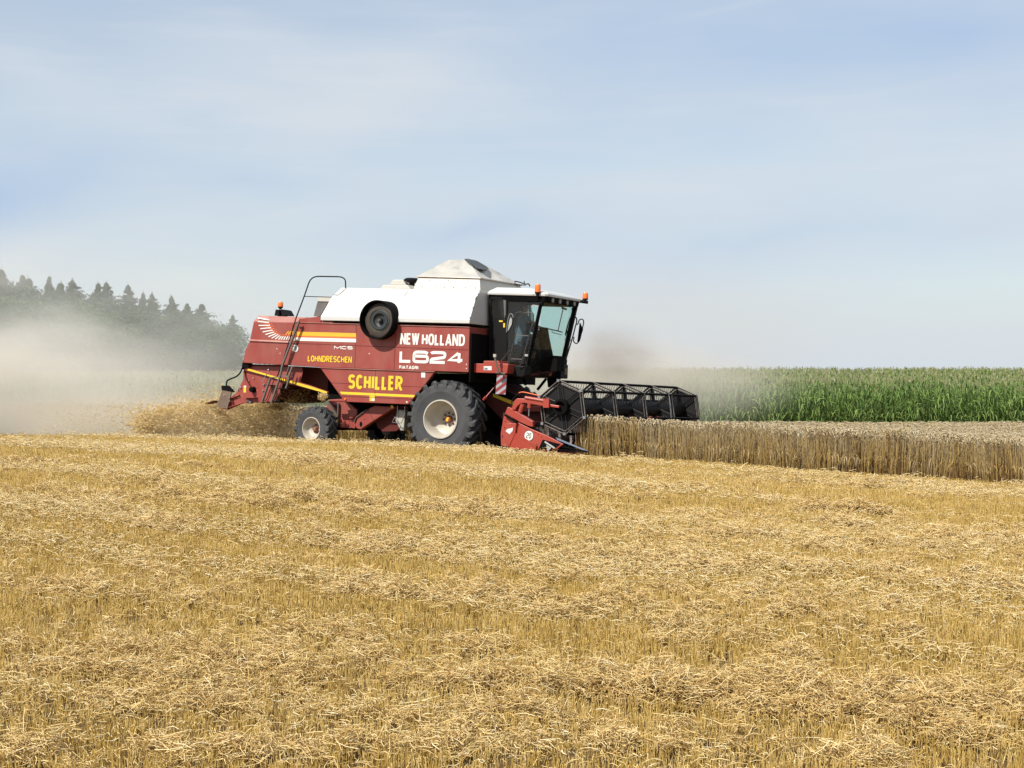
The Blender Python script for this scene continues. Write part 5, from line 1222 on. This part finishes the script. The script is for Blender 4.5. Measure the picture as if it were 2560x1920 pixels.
# ---- the wood on the left
MT = rampmat('conifer_needles', [(0,(.012,.026,.010)), (.5,(.026,.056,.022)), (1,(.060,.105,.040))], .6, .1)
MBl = rampmat('broadleaf_leaves', [(0,(.018,.038,.010)), (.5,(.045,.085,.020)), (1,(.09,.15,.035))], .55, .25)
MBk = mat('bark', (.09,.065,.045), .9, var=.3)
def conifer_mesh(seed):
    r = random.Random(seed); vs, fs, ts = [], [], []
    H = 1.0; lev = 46
    for k in range(lev):
        z = .10+.90*(k/lev)**.95; R_ = (min(.30, .95*(1-z)**1.10)+.004)*r.uniform(.55,1.2); nb_ = 13 if z < .85 else 6
        for j in range(nb_):
            a = r.uniform(0,6.28); ln = R_*r.uniform(.55,1.15); dz = -.10*ln+.28*ln*ln/.2*(1 if z > .5 else .3); t0_ = r.uniform(.1,.9)
            for s_ in range(7):
                f_ = ((s_+.6)/7)**.8; cx, cy_, cz = ln*f_*math.cos(a), ln*f_*math.sin(a), z+dz*f_+r.gauss(0,.004)
                w_ = .019*(1.35-f_*.95)+.003
                for q in range(2):
                    b_ = a+r.gauss(0,1.0); dx_, dy_ = math.cos(b_)*w_, math.sin(b_)*w_; i = len(vs)
                    dr = -r.uniform(.3,1.4)*w_
                    vs += [(cx-dy_*.5,cy_+dx_*.5,cz+.003),(cx+dy_*.5,cy_-dx_*.5,cz+.003),(cx+dx_+dy_*.2,cy_+dy_-dx_*.2,cz+dr),(cx+dx_-dy_*.2,cy_+dy_+dx_*.2,cz+dr)]
                    fs.append((i,i+1,i+2,i+3)); ts += [min(1,max(0,t0_*.6+r.uniform(0,.4)))]*4
    i = len(vs); 
    for q in range(8):
        a = q*.8; vs += [(-.002,0,.97),(.002,0,.97),(.010*math.cos(a)+.001,.010*math.sin(a),1.0+.004*q),(.010*math.cos(a),.010*math.sin(a),1.0+.004*q)]; fs.append((i,i+1,i+2,i+3)); ts += [.5]*4; i += 4
    return np.array(vs), np.array(fs), np.array(ts)
def broad_mesh(seed):
    r = random.Random(seed); vs, fs, ts = [], [], []
    bl = [(r.gauss(0,.17), r.gauss(0,.17), r.uniform(.30,.88), r.uniform(.10,.20)) for _ in range(22)]
    for (bx, by, bz, br) in bl:
        bx *= 1.15-abs(bz-.5); by *= 1.15-abs(bz-.5); tb_ = r.uniform(.0,.95)
        for _ in range(170):
            th, ph = r.uniform(0,6.28), math.acos(r.uniform(-1,1)); rr_ = br*(r.random()**.33)*r.uniform(.85,1.12)
            c = Vector((bx+rr_*math.sin(ph)*math.cos(th), by+rr_*math.sin(ph)*math.sin(th), bz+rr_*math.cos(ph)*.85))
            n_ = Vector((r.gauss(0,1), r.gauss(0,1), r.gauss(0,1)+.6)).normalized(); a_ = n_.orthogonal().normalized(); b_ = n_.cross(a_); s_ = r.uniform(.008,.018); i = len(vs)
            vs += [tuple(c+a_*s_), tuple(c+b_*s_*.7), tuple(c-a_*s_), tuple(c-b_*s_*.7)]; fs.append((i,i+1,i+2,i+3)); ts += [min(1,max(0,tb_+r.uniform(-.2,.3)))]*4
    return np.array(vs), np.array(fs), np.array(ts)
def trunk_mb(kind):
    mb = MB()
    if kind == 'c': mb.tube([(0,0,-.02),(0,0,.3),(.002,0,.7),(0,0,.99)], [.017,.013,.007,.001], 7)
    else:
        mb.tube([(0,0,-.02),(.01,0,.2),(.0,.01,.45),(.0,.0,.75)], [.028,.022,.015,.004], 8)
        for k in range(7):
            a = k*2.4; z = .22+.06*k; mb.tube([(0,0,z),(.09*math.cos(a),.09*math.sin(a),z+.08),(.2*math.cos(a),.2*math.sin(a),z+.16)], [.010,.006,.002], 5)
    return mb
protos = {}
def tree(kind, var, x, y, h, wx, label, group, name):
    root = bpy.data.objects.new(name, None); C.objects.link(root); root.location = (x, y, float(gz(x, y))-.05); root.scale = (h*wx, h*wx, h); root.rotation_euler = (0,0,var*2.1+x)
    tag(root, label, 'tree', group)
    if (kind, var) not in protos:
        V, F_, T = (conifer_mesh if kind == 'c' else broad_mesh)(var*7+3)
        cr_ = big('crown', V, F_, MT if kind == 'c' else MBl, T, root); tk = trunk_mb(kind).build('trunk', MBk, root); protos[kind, var] = (cr_, tk)
    else:
        for p in protos[kind, var]:
            d = p.copy(); C.objects.link(d); d.parent = root
    return root
tips = [(3,671),(56,686),(123,689),(181,698),(245,706),(266,704),(320,711),(358,731),(380,731),(428,739),(468,757),(504,759),(582,787)]
desc = ['tall spruce cut by the left edge of the photo', 'narrow spruce just right of the tree at the left edge', 'spruce with a thin bare tip, third tip from the left edge', 'broad full spruce, fourth tip from the left edge',
        'left tip of the pale dusty double-topped spruce', 'right tip of the pale dusty double-topped spruce', 'slender spruce just right of the pale double top', 'left of the two close small tips mid-wood', 'right of the two close small tips mid-wood',
        'pointed spruce right of the two close small tips', 'ragged spiky-topped spruce two tips before the last gap', 'dense spruce right of the ragged spiky-topped one', 'last isolated spruce of the wood, nearest the red machine']
def depth(px): return 206+(px-3)/579*166
for k, ((px, py), ds) in enumerate(zip(tips, desc)):
    D_ = depth(px); x = (px-1280)/F*D_; h = EYE+(HY-py)/F*D_-float(gz(x, D_))+.05
    tree('c', k % 5, x, D_, h, (1.1,.85,.75,1.3,1.1,1.1,.9,.85,.95,1.0,1.1,1.3,1.1)[k], ds, 'spruces along the top of the wood', 'spruce_tree')
ordn = ['first','second','third','fourth','fifth','sixth','seventh','eighth','ninth','tenth','eleventh','twelfth','thirteenth','fourteenth','fifteenth','sixteenth']
for k in range(15):                                # lower spruces filling the gaps between the tips
    px = -10+k*40.5; D_ = depth(px)+10; py = 671+.205*(px-3)+22+18*math.sin(k*2.7); x = (px-1280)/F*D_; h = EYE+(HY-py)/F*D_-float(gz(x, D_))
    tree('c', (k+2) % 5, x, D_, h, 1.4, 'dark lower spruce in the gaps behind the tips, %s from the left' % ordn[k], 'darker spruces filling the wood', 'spruce_tree')
for k in range(15):
    px = -16+k*43; D_ = depth(px)-14; py = 671+.205*(px-3)+42+26*math.sin(k*1.9+1); x = (px-1280)/F*D_; h = EYE+(HY-py)/F*D_-float(gz(x, D_))
    tree('b', k % 4, x, D_, h, 1.6, 'dusty green broadleaf tree along the front edge of the wood, %s from the left' % ordn[k], 'broadleaf trees at the foot of the wood', 'broadleaf_tree')

# ---- straw and chaff thrown from the tail
pt = newp()
def plume(n, c, s_, lm=.05, lx_=.10):
    p = rng.normal(0, 1, (n,3))*np.array(s_)+np.array(c); k = p[:,2] > gz(p[:,0], p[:,1])+.02; p = p[k]; m = len(p)
    ln = lm+(lx_-lm)*rng.random(m)**2; fat = .25+.2*rng.random(m)
    scatter(pt, lt, p, rotm(rng.random(m)*6.28, rng.normal(0,.6,m), rng.random(m)*6.28), np.stack([ln,fat,fat],-1), rng.normal(-.13,.19,m))
def W(px, py, D_): return ((px-1280)/F*D_, D_, EYE-(py-HY)/F*D_)
for k in range(24):                                # the thrown mat follows the chopper's arc
    t_ = k/23; px = 700-t_*350; top = 988+t_*t_*44+5*math.sin(k*1.7); D_ = 35.3+t_*.9; sd = (1092-top)/2/F*D_*.62
    plume(int(850*(1-.35*t_)), W(px+12*math.sin(k*2.3), (top+1100)/2, D_), (.14,.5,sd))
    plume(150, W(px, top+14+6*math.sin(k*.9), D_), (.14,.4,.05), .05, .15)
    if k % 3 == 0: plume(170, W(px-8, top+30+18*math.sin(k), D_-.5), (.10,.2,.04), .05, .13)
plume(900, W(372,1062,35.6), (.12,.5,.15), .06, .16)
plume(260, W(360,1028,35.6), (.45,.5,.12), .04, .12)
plume(900, W(300,1060,36), (.9,1.0,.25), .02, .05)
plume(500, W(520,985,35), (.7,.6,.16), .02, .06)
plume(1800, W(725,990,34.6), (.22,.4,.16), .03, .07)
plume(300, W(807,992,32.6), (.035,.05,.035), .04, .08)
tag(finish('flying_straw', pt, ML), 'brown chopped straw flying out under the tail of the harvester', 'straw', kind='stuff')

# ---- dust
def dust(name, label, px, py, D_, rad, dens, col, nscale=1.6, sharp=(.30,.62), seed=0, rotz=0):
    me = bpy.data.meshes.new(name); bm = bmesh.new(); bmesh.ops.create_icosphere(bm, subdivisions=3, radius=1); bm.to_mesh(me); bm.free()
    o = bpy.data.objects.new(name, me); C.objects.link(o); o.location = W(px, py, D_); o.scale = rad; o.rotation_euler = (0,0,rotz)
    m = bpy.data.materials.new(name); m.use_nodes = True; t = m.node_tree
    for n_ in list(t.nodes): t.nodes.remove(n_)
    out = t.nodes.new('ShaderNodeOutputMaterial'); pv = t.nodes.new('ShaderNodeVolumePrincipled'); pv.inputs['Color'].default_value = (*col, 1); pv.inputs['Density'].default_value = 0
    pv.inputs['Anisotropy'].default_value = -.1
    tc_ = t.nodes.new('ShaderNodeTexCoord'); ln_ = t.nodes.new('ShaderNodeVectorMath'); ln_.operation = 'LENGTH'; t.links.new(tc_.outputs['Object'], ln_.inputs[0])
    mr = t.nodes.new('ShaderNodeMapRange'); mr.interpolation_type = 'SMOOTHERSTEP'; mr.inputs['From Min'].default_value = 1.0; mr.inputs['From Max'].default_value = .15; t.links.new(ln_.outputs['Value'], mr.inputs['Value'])
    mp_ = t.nodes.new('ShaderNodeMapping'); mp_.inputs['Location'].default_value = (seed*3.1, seed*1.7, 0); t.links.new(tc_.outputs['Object'], mp_.inputs['Vector'])
    nz = t.nodes.new('ShaderNodeTexNoise'); nz.inputs['Scale'].default_value = nscale; nz.inputs['Detail'].default_value = 3; nz.inputs['Roughness'].default_value = .5; nz.inputs['Distortion'].default_value = .4; t.links.new(mp_.outputs[0], nz.inputs['Vector'])
    m2 = t.nodes.new('ShaderNodeMapRange'); m2.interpolation_type = 'SMOOTHSTEP'; m2.inputs['From Min'].default_value = sharp[0]; m2.inputs['From Max'].default_value = sharp[1]; m2.inputs['To Min'].default_value = .12; t.links.new(nz.outputs['Fac'], m2.inputs['Value'])
    a = t.nodes.new('ShaderNodeMath'); a.operation = 'MULTIPLY'; t.links.new(mr.outputs[0], a.inputs[0]); t.links.new(m2.outputs[0], a.inputs[1])
    b_ = t.nodes.new('ShaderNodeMath'); b_.operation = 'MULTIPLY'; b_.inputs[1].default_value = dens; t.links.new(a.outputs[0], b_.inputs[0]); t.links.new(b_.outputs[0], pv.inputs['Density'])
    t.links.new(pv.outputs[0], out.inputs['Volume']); me.materials.append(m)
    tag(o, label, 'dust', kind='stuff'); return o
dc = (.80,.76,.68)
dust('dust_cloud', 'thick pale dust rolling low over the field at the left edge', -120, 1030, 42, (9.4,4.5,3.2), .58, (.95,.885,.77), 2.0, (.32,.62), 1)
dust('dust_haze', 'thin grey dust drifting high across the dark wood', 150, 810, 60, (16,10,5.0), .12, (.90,.89,.85), 2.6, (.38,.66), 2)
dust('dust_trail', 'dust trailing low behind the thrown straw', 360, 1060, 38, (4.6,2.6,1.05), .8, (.82,.73,.57), 1.8, (.25,.6), 3)
dust('straw_dust', 'brown dust hanging among the flying straw behind the rear wheel', 590, 1060, 35.4, (2.8,1.0,.85), 1.0, (.84,.68,.42), 1.8, (.2,.6), 4)
dust('dust_veil', 'pale dust veiling the corn behind the reel', 1520, 965, 46, (6.6,5,1.9), .40, dc, 1.2, (.2,.6), 5)
dust('dust_puff', 'small brownish dust puff above the corn right of the cab', 1540, 885, 42, (1.7,1.5,1.1), .55, (.46,.41,.37), 1.6, (.3,.6), 6)
dust('dust_veil', 'faint high dust in the sky right of the cab', 1640, 840, 50, (9,5,3.6), .05, (.72,.66,.60), 1.5, (.25,.6), 7)
dust('dust_veil', 'thin dust over the corn behind the rear of the machine', 560, 975, 52, (9,4,1.7), .10, dc, 1.3, (.2,.6), 8)
dust('dust_cloud', 'pale billow of dust rising in front of the wood at the far left', 120, 935, 46, (5.4,3,2.6), .20, (.95,.92,.85), 2.8, (.40,.62), 9)
